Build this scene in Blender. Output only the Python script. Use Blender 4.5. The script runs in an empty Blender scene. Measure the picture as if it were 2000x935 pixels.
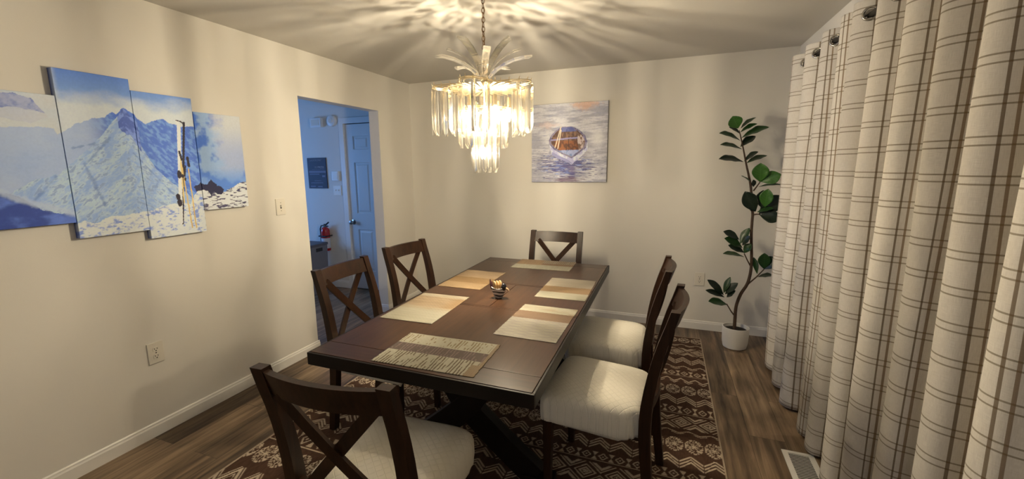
import bpy, bmesh, math, random
import numpy as np
from mathutils import Vector, Matrix
random.seed(7)
PI = math.pi
sc = bpy.context.scene
COL = sc.collection

# ------------------------------------------------------------------ camera
cd = bpy.data.cameras.new('camera'); cam = bpy.data.objects.new('camera', cd); COL.objects.link(cam)
yaw, pit, rol, F, PX, PY = -0.3798, -0.1659, -0.0128, 837.67, 966.2, 467.0
fw = Vector((math.sin(yaw)*math.cos(pit), math.cos(yaw)*math.cos(pit), math.sin(pit)))
r0 = Vector((math.cos(yaw), -math.sin(yaw), 0)); u0 = r0.cross(fw)
rr = math.cos(rol)*r0 + math.sin(rol)*u0; uu = -math.sin(rol)*r0 + math.cos(rol)*u0
M = Matrix((rr, uu, -fw)).transposed().to_4x4(); M.translation = Vector((2.6974, -4.2606, 1.5193))
cam.matrix_world = M
cd.sensor_fit = 'HORIZONTAL'; cd.sensor_width = 36; cd.lens = F/2000*36
cd.shift_x = (1000-PX)/2000; cd.shift_y = -(467.5-PY)/2000
cd.clip_start = .02
sc.camera = cam

# ------------------------------------------------------------------ world, view, large lights
w = bpy.data.worlds.new('world'); sc.world = w; w.use_nodes = True
w.node_tree.nodes['Background'].inputs[0].default_value = (.5, .6, .8, 1)
w.node_tree.nodes['Background'].inputs[1].default_value = .02
vs = sc.view_settings; vs.view_transform = 'Standard'; vs.look = 'None'; vs.gamma = 1; vs.use_curve_mapping = False
vs.exposure = 1.02
try: sc.cycles.transparent_max_bounces = 24
except Exception: pass

def area(name, loc, direction, sx, sy, power, color):
    l = bpy.data.lights.new(name, 'AREA'); l.shape = 'RECTANGLE'; l.size = sx; l.size_y = sy; l.energy = power; l.color = color
    o = bpy.data.objects.new(name, l); COL.objects.link(o); o.location = loc
    o.rotation_euler = Vector(direction).to_track_quat('-Z', 'Y').to_euler(); return o
area('hall_window_daylight', (-3.1, -1.35, 1.35), (1, .35, -.30), 1.1, 1.1, 21, (.17, .42, 1.0))
area('rear_fill_light', (2.3, -6.3, 2.2), (-.05, .55, -.75), 0.7, 0.7, 5.0, (.95, .96, 1.0))  # unseen soft neutral fill added behind the camera
BULB = (1.0, .855, .615)

# ------------------------------------------------------------------ helpers
def s2l(c):
    return tuple(((x/255)/12.92 if x/255 <= .04045 else ((x/255+.055)/1.055)**2.4) for x in c)
def nmat(name, col, rough=.5, spec=.5, metal=0, bump=None, var=None, coat=0, sheen=0):
    m = bpy.data.materials.new(name); m.use_nodes = True; nt = m.node_tree; b = nt.nodes['Principled BSDF']
    b.inputs['Base Color'].default_value = (*col, 1); b.inputs['Roughness'].default_value = rough
    b.inputs['Specular IOR Level'].default_value = spec; b.inputs['Metallic'].default_value = metal
    b.inputs['Coat Weight'].default_value = coat
    if sheen: b.inputs['Sheen Weight'].default_value = sheen
    tc = nt.nodes.new('ShaderNodeTexCoord')
    if var:
        n = nt.nodes.new('ShaderNodeTexNoise'); n.inputs['Scale'].default_value = var[0]; n.inputs['Detail'].default_value = 5
        nt.links.new(tc.outputs['Object'], n.inputs['Vector'])
        r = nt.nodes.new('ShaderNodeMixRGB'); r.inputs[1].default_value = (*col, 1); r.inputs[2].default_value = (*var[1], 1)
        nt.links.new(n.outputs[0], r.inputs[0]); nt.links.new(r.outputs[0], b.inputs['Base Color'])
    if bump:
        n = nt.nodes.new('ShaderNodeTexNoise'); n.inputs['Scale'].default_value = bump[0]; n.inputs['Detail'].default_value = 3
        nt.links.new(tc.outputs['Object'], n.inputs['Vector'])
        bp = nt.nodes.new('ShaderNodeBump'); bp.inputs['Strength'].default_value = bump[1]; bp.inputs['Distance'].default_value = .004
        nt.links.new(n.outputs[0], bp.inputs['Height']); nt.links.new(bp.outputs[0], b.inputs['Normal'])
    return m
def attr_mat(name, rough=.7, spec=.3, bump=0):
    m = bpy.data.materials.new(name); m.use_nodes = True; nt = m.node_tree; b = nt.nodes['Principled BSDF']
    a = nt.nodes.new('ShaderNodeAttribute'); a.attribute_name = 'Col'
    nt.links.new(a.outputs['Color'], b.inputs['Base Color'])
    b.inputs['Roughness'].default_value = rough; b.inputs['Specular IOR Level'].default_value = spec
    if bump:
        bw = nt.nodes.new('ShaderNodeRGBToBW'); nt.links.new(a.outputs['Color'], bw.inputs[0])
        bp = nt.nodes.new('ShaderNodeBump'); bp.inputs['Strength'].default_value = bump; bp.inputs['Distance'].default_value = .003
        nt.links.new(bw.outputs[0], bp.inputs['Height']); nt.links.new(bp.outputs[0], b.inputs['Normal'])
    return m
class NT:
    def __init__(s, m): s.m = m; s.nt = m.node_tree
    def n(s, t, **k):
        x = s.nt.nodes.new(t)
        for a, v in k.items(): setattr(x, a, v)
        return x
    def link(s, a, b): s.nt.links.new(a, b)
    def math(s, op, a, b=None, c=None):
        x = s.n('ShaderNodeMath', operation=op)
        for i, v in enumerate((a, b, c)):
            if v is None: continue
            if isinstance(v, (int, float)): x.inputs[i].default_value = v
            else: s.link(v, x.inputs[i])
        return x.outputs[0]

def wood_mat(name, base, dark, rough, grain_axis='Y', scale=1.0, coat=0.0):
    m = nmat(name, base, rough, .30, coat=coat); h = NT(m); b = m.node_tree.nodes['Principled BSDF']
    tc = h.n('ShaderNodeTexCoord'); mp = h.n('ShaderNodeMapping')
    s = [60*scale]*3; s['XYZ'.index(grain_axis)] = 3.5*scale
    mp.inputs['Scale'].default_value = s; h.link(tc.outputs['Object'], mp.inputs[0])
    n = h.n('ShaderNodeTexNoise'); n.inputs['Scale'].default_value = 1; n.inputs['Detail'].default_value = 6; n.inputs['Roughness'].default_value = .65
    h.link(mp.outputs[0], n.inputs['Vector'])
    r = h.n('ShaderNodeValToRGB'); r.color_ramp.elements[0].position = .3; r.color_ramp.elements[0].color = (*dark, 1)
    r.color_ramp.elements[1].position = .72; r.color_ramp.elements[1].color = (*base, 1)
    h.link(n.outputs[0], r.inputs[0]); h.link(r.outputs[0], b.inputs['Base Color'])
    return m

def put(name, me, parent=None, mat=None, smooth=None):
    o = bpy.data.objects.new(name, me); COL.objects.link(o)
    if mat:
        for m in (mat if isinstance(mat, (list, tuple)) else [mat]): me.materials.append(m)
    if parent: o.parent = parent
    if smooth is not None:
        for p in me.polygons: p.use_smooth = True
        if smooth < 180:
            try: me.set_sharp_from_angle(angle=math.radians(smooth))
            except Exception: pass
    return o
def obj(name, bm, mat, parent=None, smooth=None, bevel=0):
    if bevel:
        bmesh.ops.bevel(bm, geom=list(bm.edges), offset=bevel, segments=2, affect='EDGES', profile=.6)
    bmesh.ops.recalc_face_normals(bm, faces=bm.faces)
    me = bpy.data.meshes.new(name); bm.to_mesh(me); bm.free()
    return put(name, me, parent, mat, smooth)
def empty(name, loc=(0, 0, 0), rz=0):
    o = bpy.data.objects.new(name, None); COL.objects.link(o); o.location = loc; o.rotation_euler = (0, 0, rz); o.empty_display_size = .1
    return o
def tag(o, label=None, cat=None, group=None, kind=None):
    if label: o['label'] = label
    if cat: o['category'] = cat
    if group: o['group'] = group
    if kind: o['kind'] = kind
    return o
def box(bm, x0, x1, y0, y1, z0, z1, mi=0):
    v = [bm.verts.new(p) for p in [(x0,y0,z0),(x1,y0,z0),(x1,y1,z0),(x0,y1,z0),(x0,y0,z1),(x1,y0,z1),(x1,y1,z1),(x0,y1,z1)]]
    for f in [(0,3,2,1),(4,5,6,7),(0,1,5,4),(1,2,6,5),(2,3,7,6),(3,0,4,7)]:
        q = bm.faces.new([v[i] for i in f]); q.material_index = mi
def BM(*boxes):
    bm = bmesh.new()
    for b in boxes: box(bm, *b)
    return bm
def loft(bm, rings, cap=True, closed=True, mi=0):
    R = [[bm.verts.new(p) for p in r] for r in rings]; n = len(R[0])
    for a, b in zip(R[:-1], R[1:]):
        for i in range(n if closed else n-1):
            j = (i+1) % n; f = bm.faces.new((a[i], a[j], b[j], b[i])); f.material_index = mi
    if cap and closed:
        bm.faces.new(R[0][::-1]).material_index = mi; bm.faces.new(R[-1]).material_index = mi
def sweep(bm, pts, wd, th, nrm=(0, 1, 0), mi=0):
    """rectangular section: wd across (tangent x nrm), th along nrm-ish"""
    pts = [Vector(p) for p in pts]; rings = []
    for i, p in enumerate(pts):
        t = (pts[min(i+1, len(pts)-1)] - pts[max(i-1, 0)]).normalized()
        s = t.cross(Vector(nrm)).normalized(); n = s.cross(t).normalized()
        w_ = wd[i] if isinstance(wd, (list, tuple)) else wd; h_ = th[i] if isinstance(th, (list, tuple)) else th
        rings.append([p+s*w_/2+n*h_/2, p-s*w_/2+n*h_/2, p-s*w_/2-n*h_/2, p+s*w_/2-n*h_/2])
    loft(bm, rings, mi=mi)
def tube(bm, pts, rad, seg=8, mi=0, cap=True):
    pts = [Vector(p) for p in pts]; rings = []; prev = None
    for i, p in enumerate(pts):
        t = (pts[min(i+1, len(pts)-1)] - pts[max(i-1, 0)]).normalized()
        a = prev if prev else (Vector((0, 0, 1)) if abs(t.z) < .9 else Vector((1, 0, 0)))
        s = (a - t*a.dot(t)).normalized(); prev = s; q = t.cross(s)
        r_ = rad[i] if isinstance(rad, (list, tuple)) else rad
        rings.append([p + (s*math.cos(k*2*PI/seg) + q*math.sin(k*2*PI/seg))*r_ for k in range(seg)])
    loft(bm, rings, cap=cap, mi=mi)
def lathe(bm, prof, c=(0, 0, 0), seg=32, mi=0, cap=True):
    rings = [[(c[0]+r*math.cos(k*2*PI/seg), c[1]+r*math.sin(k*2*PI/seg), c[2]+z) for k in range(seg)] for r, z in prof]
    loft(bm, rings, cap=cap, mi=mi)
def torus(bm, c, ax, R, r, n=24, m=8, sx=1.0, mi=0):
    """ring in the plane normal to ax; sx stretches along z-ish direction"""
    ax = Vector(ax).normalized(); c = Vector(c)
    a = Vector((0, 0, 1)); a = (a - ax*a.dot(ax)); a = a.normalized() if a.length > 1e-3 else Vector((1, 0, 0)); b = ax.cross(a)
    g = []
    for i in range(n):
        t = i*2*PI/n; d = a*math.cos(t)*sx + b*math.sin(t); dn = (a*math.cos(t)+b*math.sin(t))
        g.append([bm.verts.new(c + d*R + dn*r*math.cos(k*2*PI/m) + ax*r*math.sin(k*2*PI/m)) for k in range(m)])
    for i in range(n):
        for k in range(m):
            bm.faces.new((g[i][k], g[(i+1) % n][k], g[(i+1) % n][(k+1) % m], g[i][(k+1) % m])).material_index = mi
def grid_mesh(name, P, C=None, UV=None, skip=None):
    ny, nx = P.shape[:2]; me = bpy.data.meshes.new(name)
    idx = np.arange(nx*ny).reshape(ny, nx)
    q = np.stack([idx[:-1, :-1], idx[:-1, 1:], idx[1:, 1:], idx[1:, :-1]], -1).reshape(-1, 4)
    if skip is not None: q = q[~skip.reshape(-1)]
    me.vertices.add(nx*ny); me.vertices.foreach_set('co', P.reshape(-1).astype(np.float32))
    me.loops.add(q.size); me.loops.foreach_set('vertex_index', q.reshape(-1).astype(np.int32))
    me.polygons.add(len(q)); me.polygons.foreach_set('loop_start', (np.arange(len(q))*4).astype(np.int32))
    me.update(calc_edges=True); me.validate()
    if C is not None:
        a = me.color_attributes.new('Col', 'FLOAT_COLOR', 'POINT')
        c4 = np.ones((nx*ny, 4), np.float32); c4[:, :3] = C.reshape(-1, 3); a.data.foreach_set('color', c4.reshape(-1))
    if UV is not None:
        l = me.uv_layers.new(name='UVMap'); uv = UV.reshape(-1, 2)[q.reshape(-1)].astype(np.float32); l.data.foreach_set('uv', uv.reshape(-1))
    return me
def vnoise(x, y, seed=0):
    xi = np.floor(x).astype(np.int64); yi = np.floor(y).astype(np.int64); fx = x-xi; fy = y-yi
    fx = fx*fx*(3-2*fx); fy = fy*fy*(3-2*fy)
    def h(a, b):
        n = (a*374761393 + b*668265263 + seed*1442695041) & 0xffffffff
        n = ((n ^ (n >> 13))*1274126177) & 0xffffffff
        return ((n ^ (n >> 16)) & 0xffff)/65535.0
    return (h(xi, yi)*(1-fx)+h(xi+1, yi)*fx)*(1-fy) + (h(xi, yi+1)*(1-fx)+h(xi+1, yi+1)*fx)*fy
def fbm(x, y, seed=0, o=5):
    s = 0; a = .5; t = 0
    for i in range(o): s = s + a*vnoise(x*2**i, y*2**i, seed+i*17); t += a; a *= .55
    return s/t
def inpoly(X, Y, poly):
    ins = np.zeros(X.shape, bool); n = len(poly)
    for i in range(n):
        x0, y0 = poly[i]; x1, y1 = poly[(i+1) % n]
        if y0 == y1: continue
        c = ((y0 > Y) != (y1 > Y)) & (X < (x1-x0)*(Y-y0)/(y1-y0)+x0); ins ^= c
    return ins
def seg_d(X, Y, a, b):
    ax, ay = a; bx, by = b; dx, dy = bx-ax, by-ay
    t = np.clip(((X-ax)*dx+(Y-ay)*dy)/(dx*dx+dy*dy), 0, 1)
    return np.hypot(X-ax-t*dx, Y-ay-t*dy)
def ss(a, b, x):
    t = np.clip((x-a)/(b-a), 0, 1); return t*t*(3-2*t)
KW = np.array((1.30, 1.52, 2.08))        # photo colour -> pigment under the warm lamp
def pig(c): return np.clip(np.array(s2l(c))*KW, 0, .9)
def mix(A, B, t):
    t = t[..., None] if np.ndim(t) else t
    return A*(1-t) + B*t

# ------------------------------------------------------------------ materials
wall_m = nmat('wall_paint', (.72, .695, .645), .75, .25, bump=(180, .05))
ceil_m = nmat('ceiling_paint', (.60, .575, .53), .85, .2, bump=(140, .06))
trim_m = nmat('trim_paint', (.80, .78, .74), .35, .5)
plate_m = nmat('ivory_plastic', (.72, .68, .60), .35, .5)
white_m = nmat('white_plastic', (.78, .78, .76), .4, .5)
slot_m = nmat('dark_slot', (.03, .025, .02), .6)
steel_m = nmat('brushed_steel', (.42, .40, .37), .25, metal=1)
bronze_m = nmat('bronze_metal', (.22, .13, .06), .35, metal=1)
gold_m = nmat('gold_metal', (.80, .66, .42), .3, metal=1)
chair_m = wood_mat('chair_wood', (.042, .0165, .007), (.014, .006, .003), .38, 'Z')
table_m = wood_mat('table_wood', (.066, .030, .0145), (.030, .014, .0075), .33, 'Y', .8, coat=.05)
table_x = wood_mat('table_wood_cross', (.058, .026, .013), (.027, .012, .007), .33, 'X', .8, coat=.05)
edge_m = wood_mat('table_edge_wood', (.011, .006, .004), (.006, .0035, .0025), .42, 'X')

def floor_material(name, c1, c2, c3):
    m = nmat(name, c1, .42, .4); h = NT(m); b = m.node_tree.nodes['Principled BSDF']
    tc = h.n('ShaderNodeTexCoord'); sep = h.n('ShaderNodeSeparateXYZ'); h.link(tc.outputs['Object'], sep.inputs[0])
    cmb = h.n('ShaderNodeCombineXYZ'); h.link(sep.outputs[1], cmb.inputs[0]); h.link(sep.outputs[0], cmb.inputs[1])
    br = h.n('ShaderNodeTexBrick'); h.link(cmb.outputs[0], br.inputs['Vector'])
    br.offset = .37; br.inputs['Scale'].default_value = 1; br.inputs['Brick Width'].default_value = 1.22; br.inputs['Row Height'].default_value = .178
    br.inputs['Mortar Size'].default_value = .0015; br.inputs['Mortar Smooth'].default_value = .3; br.inputs['Bias'].default_value = 0
    br.inputs['Color1'].default_value = (0, 0, 0, 1); br.inputs['Color2'].default_value = (1, 1, 1, 1); br.inputs['Mortar'].default_value = (.5, .5, .5, 1)
    mp = h.n('ShaderNodeMapping'); mp.inputs['Scale'].default_value = (26, 1.6, 1); h.link(tc.outputs['Object'], mp.inputs[0])
    n = h.n('ShaderNodeTexNoise', noise_dimensions='4D'); n.inputs['Scale'].default_value = 1; n.inputs['Detail'].default_value = 7; n.inputs['Roughness'].default_value = .62
    n.inputs['Distortion'].default_value = .6
    h.link(mp.outputs[0], n.inputs['Vector']); h.link(h.math('MULTIPLY', br.outputs['Color'], 7.0), n.inputs['W'])
    n2 = h.n('ShaderNodeTexNoise'); n2.inputs['Scale'].default_value = 2.2; n2.inputs['Detail'].default_value = 3; h.link(tc.outputs['Object'], n2.inputs['Vector'])
    v = h.math('ADD', h.math('MULTIPLY', n.outputs[0], .75), h.math('MULTIPLY', br.outputs['Color'], .17))
    v = h.math('ADD', v, h.math('MULTIPLY', n2.outputs[0], .28))
    r = h.n('ShaderNodeValToRGB'); e = r.color_ramp.elements
    e[0].position = .44; e[0].color = (*c2, 1); e[1].position = .78; e[1].color = (*c3, 1); x = e.new(.58); x.color = (*c1, 1)
    h.link(v, r.inputs[0])
    mx = h.n('ShaderNodeMixRGB'); mx.inputs[2].default_value = (.02, .013, .008, 1)
    h.link(h.math('MULTIPLY', br.outputs['Fac'], .7), mx.inputs[0]); h.link(r.outputs[0], mx.inputs[1]); h.link(mx.outputs[0], b.inputs['Base Color'])
    return m
floor_m = floor_material('plank_floor', (.150, .100, .060), (.042, .026, .016), (.36, .255, .160))

# ------------------------------------------------------------------ room shell
W, H, BK, TH = 3.6361, 2.44, -7.0, .1143
O1, O2, OH = -1.599, -.585, 2.088
HX = -3.2; HY = .051
def struct(name, bm, m, **k): return tag(obj(name, bm, m, **k), kind='structure')
struct('floor', BM((HX-.1, W+.12, BK-.1, .2, -.08, 0)), floor_m)
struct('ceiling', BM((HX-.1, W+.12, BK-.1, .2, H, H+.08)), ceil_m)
struct('wall_left', BM((-TH, 0, BK, O1, 0, H), (-TH, 0, O1, O2, OH, H), (-TH, 0, O2, .12, 0, H)), wall_m)
struct('wall_back', BM((0, W+.12, 0, .12, 0, H)), wall_m)
struct('wall_right', BM((W, W+.12, BK, 0, 0, H)), wall_m)
struct('wall_front', BM((HX-.1, W+.12, BK-.1, BK, 0, H)), wall_m)
# hallway beyond the opening
D0, D1, DT = -.975, -.215, 2.055
struct('wall_hall_back', BM((HX, D0-.01, HY, HY+.12, 0, H), (D0-.01, D1+.01, HY, HY+.12, DT+.012, H), (D1+.01, -TH, HY, HY+.12, 0, H),
                            (D0-.01, D1+.01, HY+.10, HY+.12, 0, DT+.012)), wall_m)
struct('wall_hall_left', BM((HX-.1, HX, BK, -1.95, 0, H), (HX-.1, HX, -.75, HY+.12, 0, H), (HX-.1, HX, -1.95, -.75, 0, .9), (HX-.1, HX, -1.95, -.75, 2.1, H)), wall_m)
glass = bpy.data.materials.new('window_glass'); glass.use_nodes = True
g_ = NT(glass); pb = glass.node_tree.nodes['Principled BSDF']; pb.inputs['Base Color'].default_value = (.75, .85, 1, 1); pb.inputs['Roughness'].default_value = .03; pb.inputs['Transmission Weight'].default_value = 1
wf = struct('window_1', BM((HX-.07, HX-.02, -1.95, -1.89, .9, 2.1), (HX-.07, HX-.02, -.81, -.75, .9, 2.1), (HX-.07, HX-.02, -1.89, -.81, .9, .96), (HX-.07, HX-.02, -1.89, -.81, 2.04, 2.1), (HX-.07, HX-.02, -1.89, -.81, 1.48, 1.52)), trim_m)
obj('window_pane', BM((HX-.05, HX-.044, -1.89, -.81, .96, 2.04)), glass, wf)

def baseboard(name, pts, closed=False, n=None, h=.084, t=.012):
    """pts = [(x,y),(x,y)], n = direction into the room"""
    (x0, y0), (x1, y1) = pts; nx, ny = n
    prof = [(0, 0), (t, 0), (t, h-.022), (t-.004, h-.014), (t-.0045, h-.006), (.003, h), (0, h)]
    bm = bmesh.new()
    loft(bm, [[(x+nx*a, y+ny*a, z) for a, z in prof] for x, y in ((x0, y0), (x1, y1))])
    return struct(name, bm, trim_m)
baseboard('baseboard_left', [(0, BK), (0, O1+.012)], n=(1, 0))
baseboard('baseboard_left', [(0, O2-.012), (0, 0)], n=(1, 0))
baseboard('baseboard_left', [(-TH, O1), (0.0, O1)], n=(0, 1))
baseboard('baseboard_left', [(-TH, O2), (0.0, O2)], n=(0, -1))
baseboard('baseboard_back', [(0, 0), (W, 0)], n=(0, -1))
baseboard('baseboard_right', [(W, 0), (W, BK)], n=(-1, 0))
baseboard('baseboard_hall', [(HX, HY), (D0-.075, HY)], n=(0, -1), h=.095)
baseboard('baseboard_hall', [(-TH, BK), (-TH, O1)], n=(-1, 0))

# door with six moulded panels
def door():
    bm = bmesh.new()
    y1, y0 = HY+.045, HY+.008           # front face at y0
    xs = [D0, D0+.108, D0+.335, D0+.425, D0+.652, D1]
    zs = [.012, .245, .775, .975, 1.60, 1.752, 1.915, DT]
    holes = {(1, 1), (3, 1), (1, 3), (3, 3), (1, 5), (3, 5)}
    for i in range(5):
        for j in range(7):
            a, b, c, d = xs[i], xs[i+1], zs[j], zs[j+1]
            def quad(p): bm.faces.new([bm.verts.new(q) for q in p])
            if (i, j) in holes:
                rr_ = [(0, y0), (.008, y0+.010), (.022, y0+.010), (.040, y0+.003)]
                rings = [[(a+e, yy, c+e), (b-e, yy, c+e), (b-e, yy, d-e), (a+e, yy, d-e)] for e, yy in rr_]
                R = [[bm.verts.new(p) for p in r] for r in rings]
                for A, B in zip(R[:-1], R[1:]):
                    for k in range(4): bm.faces.new((A[k], A[(k+1) % 4], B[(k+1) % 4], B[k]))
                bm.faces.new(R[-1])
            else: quad([(a, y0, c), (b, y0, c), (b, y0, d), (a, y0, d)])
    bmesh.ops.remove_doubles(bm, verts=bm.verts, dist=1e-5)
    box(bm, D0, D1, y0+.012, y1, .012, DT)
    d = struct('door_1', bm, trim_m)
    k = bmesh.new()
    prof = [(.001, 0), (.033, 0), (.033, .005), (.015, .009), (.012, .032), (.026, .040), (.029, .052), (.022, .063), (.001, .066)]
    rings = [[(D0+.045+r*math.cos(t*2*PI/20), y0-z, .865+r*math.sin(t*2*PI/20)) for t in range(20)] for r, z in prof]
    loft(k, rings); obj('door_knob', k, steel_m, d, 40)
    return d
door()
cs = BM((D0-.072, D0-.006, HY-.016, HY-.001, 0, DT+.075), (D1+.006, D1+.072, HY-.016, HY-.001, 0, DT+.075), (D0-.006, D1+.006, HY-.016, HY-.001, DT+.008, DT+.075),
        (D0-.012, D0-.002, HY-.002, HY+.06, 0, DT+.01), (D1+.002, D1+.012, HY-.002, HY+.06, 0, DT+.01))
struct('trim_1', cs, trim_m)

# ------------------------------------------------------------------ wall plates
def plate(name, kind, center, face, label, group=None, toggles=1, wd=.082, ht=.122):
    """face: 'x' -> looks along +x from the left wall, 'y' -> looks along -y"""
    root = empty(name, center, -PI/2*0)
    def T(a, b, d):      # a: sideways, b: up, d: out from wall
        return (d, a, b) if face == 'x' else (a, -d, b)
    def bx(bm, a0, a1, b0, b1, d0, d1):
        P, Q = T(a0, b0, d0), T(a1, b1, d1)
        box(bm, *(v for i in range(3) for v in (min(P[i], Q[i]), max(P[i], Q[i]))))
    bm = bmesh.new(); bx(bm, -wd/2, wd/2, -ht/2, ht/2, 0, .008); obj('cover_plate', bm, plate_m, root, None, .002)
    if kind == 'outlet':
        for s in (-1, 1):
            bm = bmesh.new(); n = 20
            pts = [(.0172*math.cos(t*2*PI/n), max(-.0135, min(.0135, .0172*math.sin(t*2*PI/n)))) for t in range(n)]
            loft(bm, [[T(a, b+s*.021, d) for a, b in pts] for d in (.006, .0105)])
            rc = obj('receptacle', bm, plate_m, root)
            bm = bmesh.new()
            bx(bm, -.0085, -.0055, s*.021, s*.021+.008, .0104, .0110); bx(bm, .0055, .0085, s*.021, s*.021+.008, .0104, .0110)
            bx(bm, -.003, .003, s*.021-.0105, s*.021-.0050, .0104, .0110)
            obj('slot', bm, slot_m, rc)
        bm = bmesh.new(); bx(bm, -.003, .003, -.003, .003, .007, .0092); obj('screw', bm, steel_m, root)
    else:
        for k in range(toggles):
            a = (k-(toggles-1)/2)*.046
            bm = bmesh.new(); bx(bm, a-.006, a+.006, -.013, .013, .007, .0086); obj('toggle_slot', bm, slot_m if toggles == 1 else plate_m, root)
            bm = bmesh.new(); pr = [(.004, .006), (.014, .016), (.017, .013), (-.004, .006)]
            loft(bm, [[T(a+e, b, d) for b, d in [(-.006, .006), (.008, .018), (.012, .016), (.008, .006)]] for e in (-.0045, .0045)])
            obj('toggle', bm, plate_m, root)
            for s in (-1, 1):
                bm = bmesh.new(); bx(bm, a-.0025, a+.0025, s*.03-.0025, s*.03+.0025, .007, .0092); obj('screw', bm, steel_m, root)
    return tag(root, label, 'electrical outlet' if kind == 'outlet' else 'light switch', group)
plate('electrical_outlet', 'outlet', (0, -2.817, .49), 'x', 'ivory duplex wall outlet low on the left wall below the mountain canvases')
plate('light_switch', 'switch', (0, -1.857, 1.247), 'x', 'ivory single toggle light switch beside the doorway opening')
plate('electrical_outlet', 'outlet', (3.024, 0, .481), 'y', 'ivory duplex wall outlet on the back wall left of the potted fig tree')
plate('light_switch', 'switch', (-1.142, HY, 1.258), 'y', 'white double toggle light switch in the hallway below the thermostat', toggles=2, wd=.122)

# ------------------------------------------------------------------ hallway things
t = empty('wall_thermostat', (-1.145, HY, 1.438)); tag(t, 'small square white thermostat box on hallway wall right of the dark sign', 'thermostat')
obj('housing', BM((-.052, .052, -.028, 0, -.058, .058)), white_m, t, None, .004); obj('cover', BM((-.034, .040, -.031, -.027, -.044, .044)), plate_m, t, None, .001)
t = empty('door_chime', (-1.375, HY, 2.092)); tag(t, 'rectangular white door chime box high on the hallway wall', 'door chime')
obj('housing', BM((-.085, .085, -.05, 0, -.055, .055)), white_m, t, None, .004); obj('grille', BM((-.06, .06, -.053, -.049, -.035, .035)), plate_m, t, None, .001)
t = empty('smoke_detector', (-1.150, HY, 2.105)); tag(t, 'round white smoke detector high on the hallway wall beside the door frame', 'smoke detector')
def disc_y(bm, prof, seg=28):
    loft(bm, [[(r*math.cos(k*2*PI/seg), -z, r*math.sin(k*2*PI/seg)) for k in range(seg)] for r, z in prof])
bm = bmesh.new(); disc_y(bm, [(.001, 0), (.068, 0), (.068, .012), (.062, .028), (.05, .034), (.001, .034)]); obj('housing', bm, white_m, t, 40)
bm = bmesh.new(); disc_y(bm, [(.001, .033), (.03, .033), (.028, .038), (.001, .038)]); obj('sounder_cap', bm, plate_m, t, 40)

t = empty('wall_sign', (-1.44, HY, 1.475)); tag(t, 'dark rectangular laundry sign with pale lettering lines on the hallway wall', 'sign')
sign_m = nmat('sign_board', (.018, .018, .034), .6, var=(9, (.035, .03, .055))); ink_m = nmat('sign_ink', (.30, .29, .33), .6)
obj('sign_board', BM((-.15, .15, -.012, 0, -.192, .192)), sign_m, t)
def text(body, x, z, size, parent, mat, y=-.0135, w_=None):
    cu = bpy.data.curves.new('lettering', 'FONT'); cu.body = body; cu.size = size; cu.align_x = 'CENTER'; cu.align_y = 'CENTER'; cu.extrude = .0006
    o = bpy.data.objects.new('lettering', cu); COL.objects.link(o); o.rotation_euler = (PI/2, 0, 0); o.location = (x, y, z); o.parent = parent
    dg = bpy.context.evaluated_depsgraph_get(); dg.update(); me = bpy.data.meshes.new_from_object(o.evaluated_get(dg)); me.name = 'lettering'
    lo, rt = o.location.copy(), o.rotation_euler.copy(); bpy.data.objects.remove(o)
    n = bpy.data.objects.new('lettering', me); COL.objects.link(n); n.location = lo; n.rotation_euler = rt; n.parent = parent
    me.materials.clear(); me.materials.append(mat)
    if w_:
        wid = max(v.co.x for v in me.vertices)-min(v.co.x for v in me.vertices); n.scale = (w_/wid, 1, 1)
    return n
text('LAUNDROMAT', -.01, .160, .034, t, ink_m, w_=.19)
text('10 PRESS', .04, .072, .038, t, ink_m, w_=.15)
bm = BM((-.13, .14, -.014, -.011, .004, .030), (.08, .13, -.014, -.011, -.050, -.026), (-.12, .04, -.014, -.011, -.018, -.006), (-.11, .09, -.014, -.011, -.126, -.118),
        (-.12, -.035, -.014, -.011, -.172, -.160), (-.08, .12, -.014, -.011, .042, .046), (-.05, .06, -.014, -.011, -.098, -.092), (.0, .075, -.014, -.011, -.176, -.162))
obj('text_lines', bm, nmat('sign_lines', (.15, .14, .20), .6), t)

# fire extinguisher
t = empty('fire_extinguisher', (-1.335, HY-.062, .49)); tag(t, 'red fire extinguisher with white label hanging on the hallway wall', 'fire extinguisher')
red_m = nmat('red_enamel', (.42, .015, .012), .25, coat=.4); black_m = nmat('black_rubber', (.012, .012, .014), .45)
bm = bmesh.new(); lathe(bm, [(.001, .0), (.05, .0), (.055, .006), (.055, .25), (.050, .275), (.034, .298), (.02, .306), (.001, .306)], seg=28); obj('cylinder', bm, red_m, t, 40)
bm = bmesh.new(); lathe(bm, [(.0558, .035), (.0562, .036), (.0562, .165), (.0558, .166)], seg=28, cap=False)
obj('paper_label', bm, nmat('label_paper', (.72, .72, .70), .6, var=(60, (.45, .45, .5))), t, 40)
bm = bmesh.new(); lathe(bm, [(.001, .30), (.018, .30), (.018, .33), (.001, .33)], seg=16); obj('valve', bm, steel_m, t, 40)
bm = bmesh.new(); sweep(bm, [(-.015, 0, .335), (.03, -.01, .338), (.085, -.02, .372)], .018, .006, (0, 1, .3)); obj('handle', bm, black_m, t)
bm = bmesh.new(); sweep(bm, [(-.015, 0, .325), (.03, -.01, .318), (.07, -.015, .320)], .016, .006, (0, 1, .3)); obj('carry_lever', bm, black_m, t)
bm = bmesh.new(); tube(bm, [(-.018, -.005, .325), (-.05, -.01, .322), (-.068, -.012, .28), (-.066, -.012, .20), (-.062, -.012, .12)], [.008]*4+[.012], 8); obj('hose', bm, black_m, t, 60)
bm = BM((-.06, .06, -.060, -.054, .185, .200), (-.060, -.054, -.06, .058, .185, .200), (.054, .060, -.06, .058, .185, .200)); obj('bracket_strap', bm, black_m, t)

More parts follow.
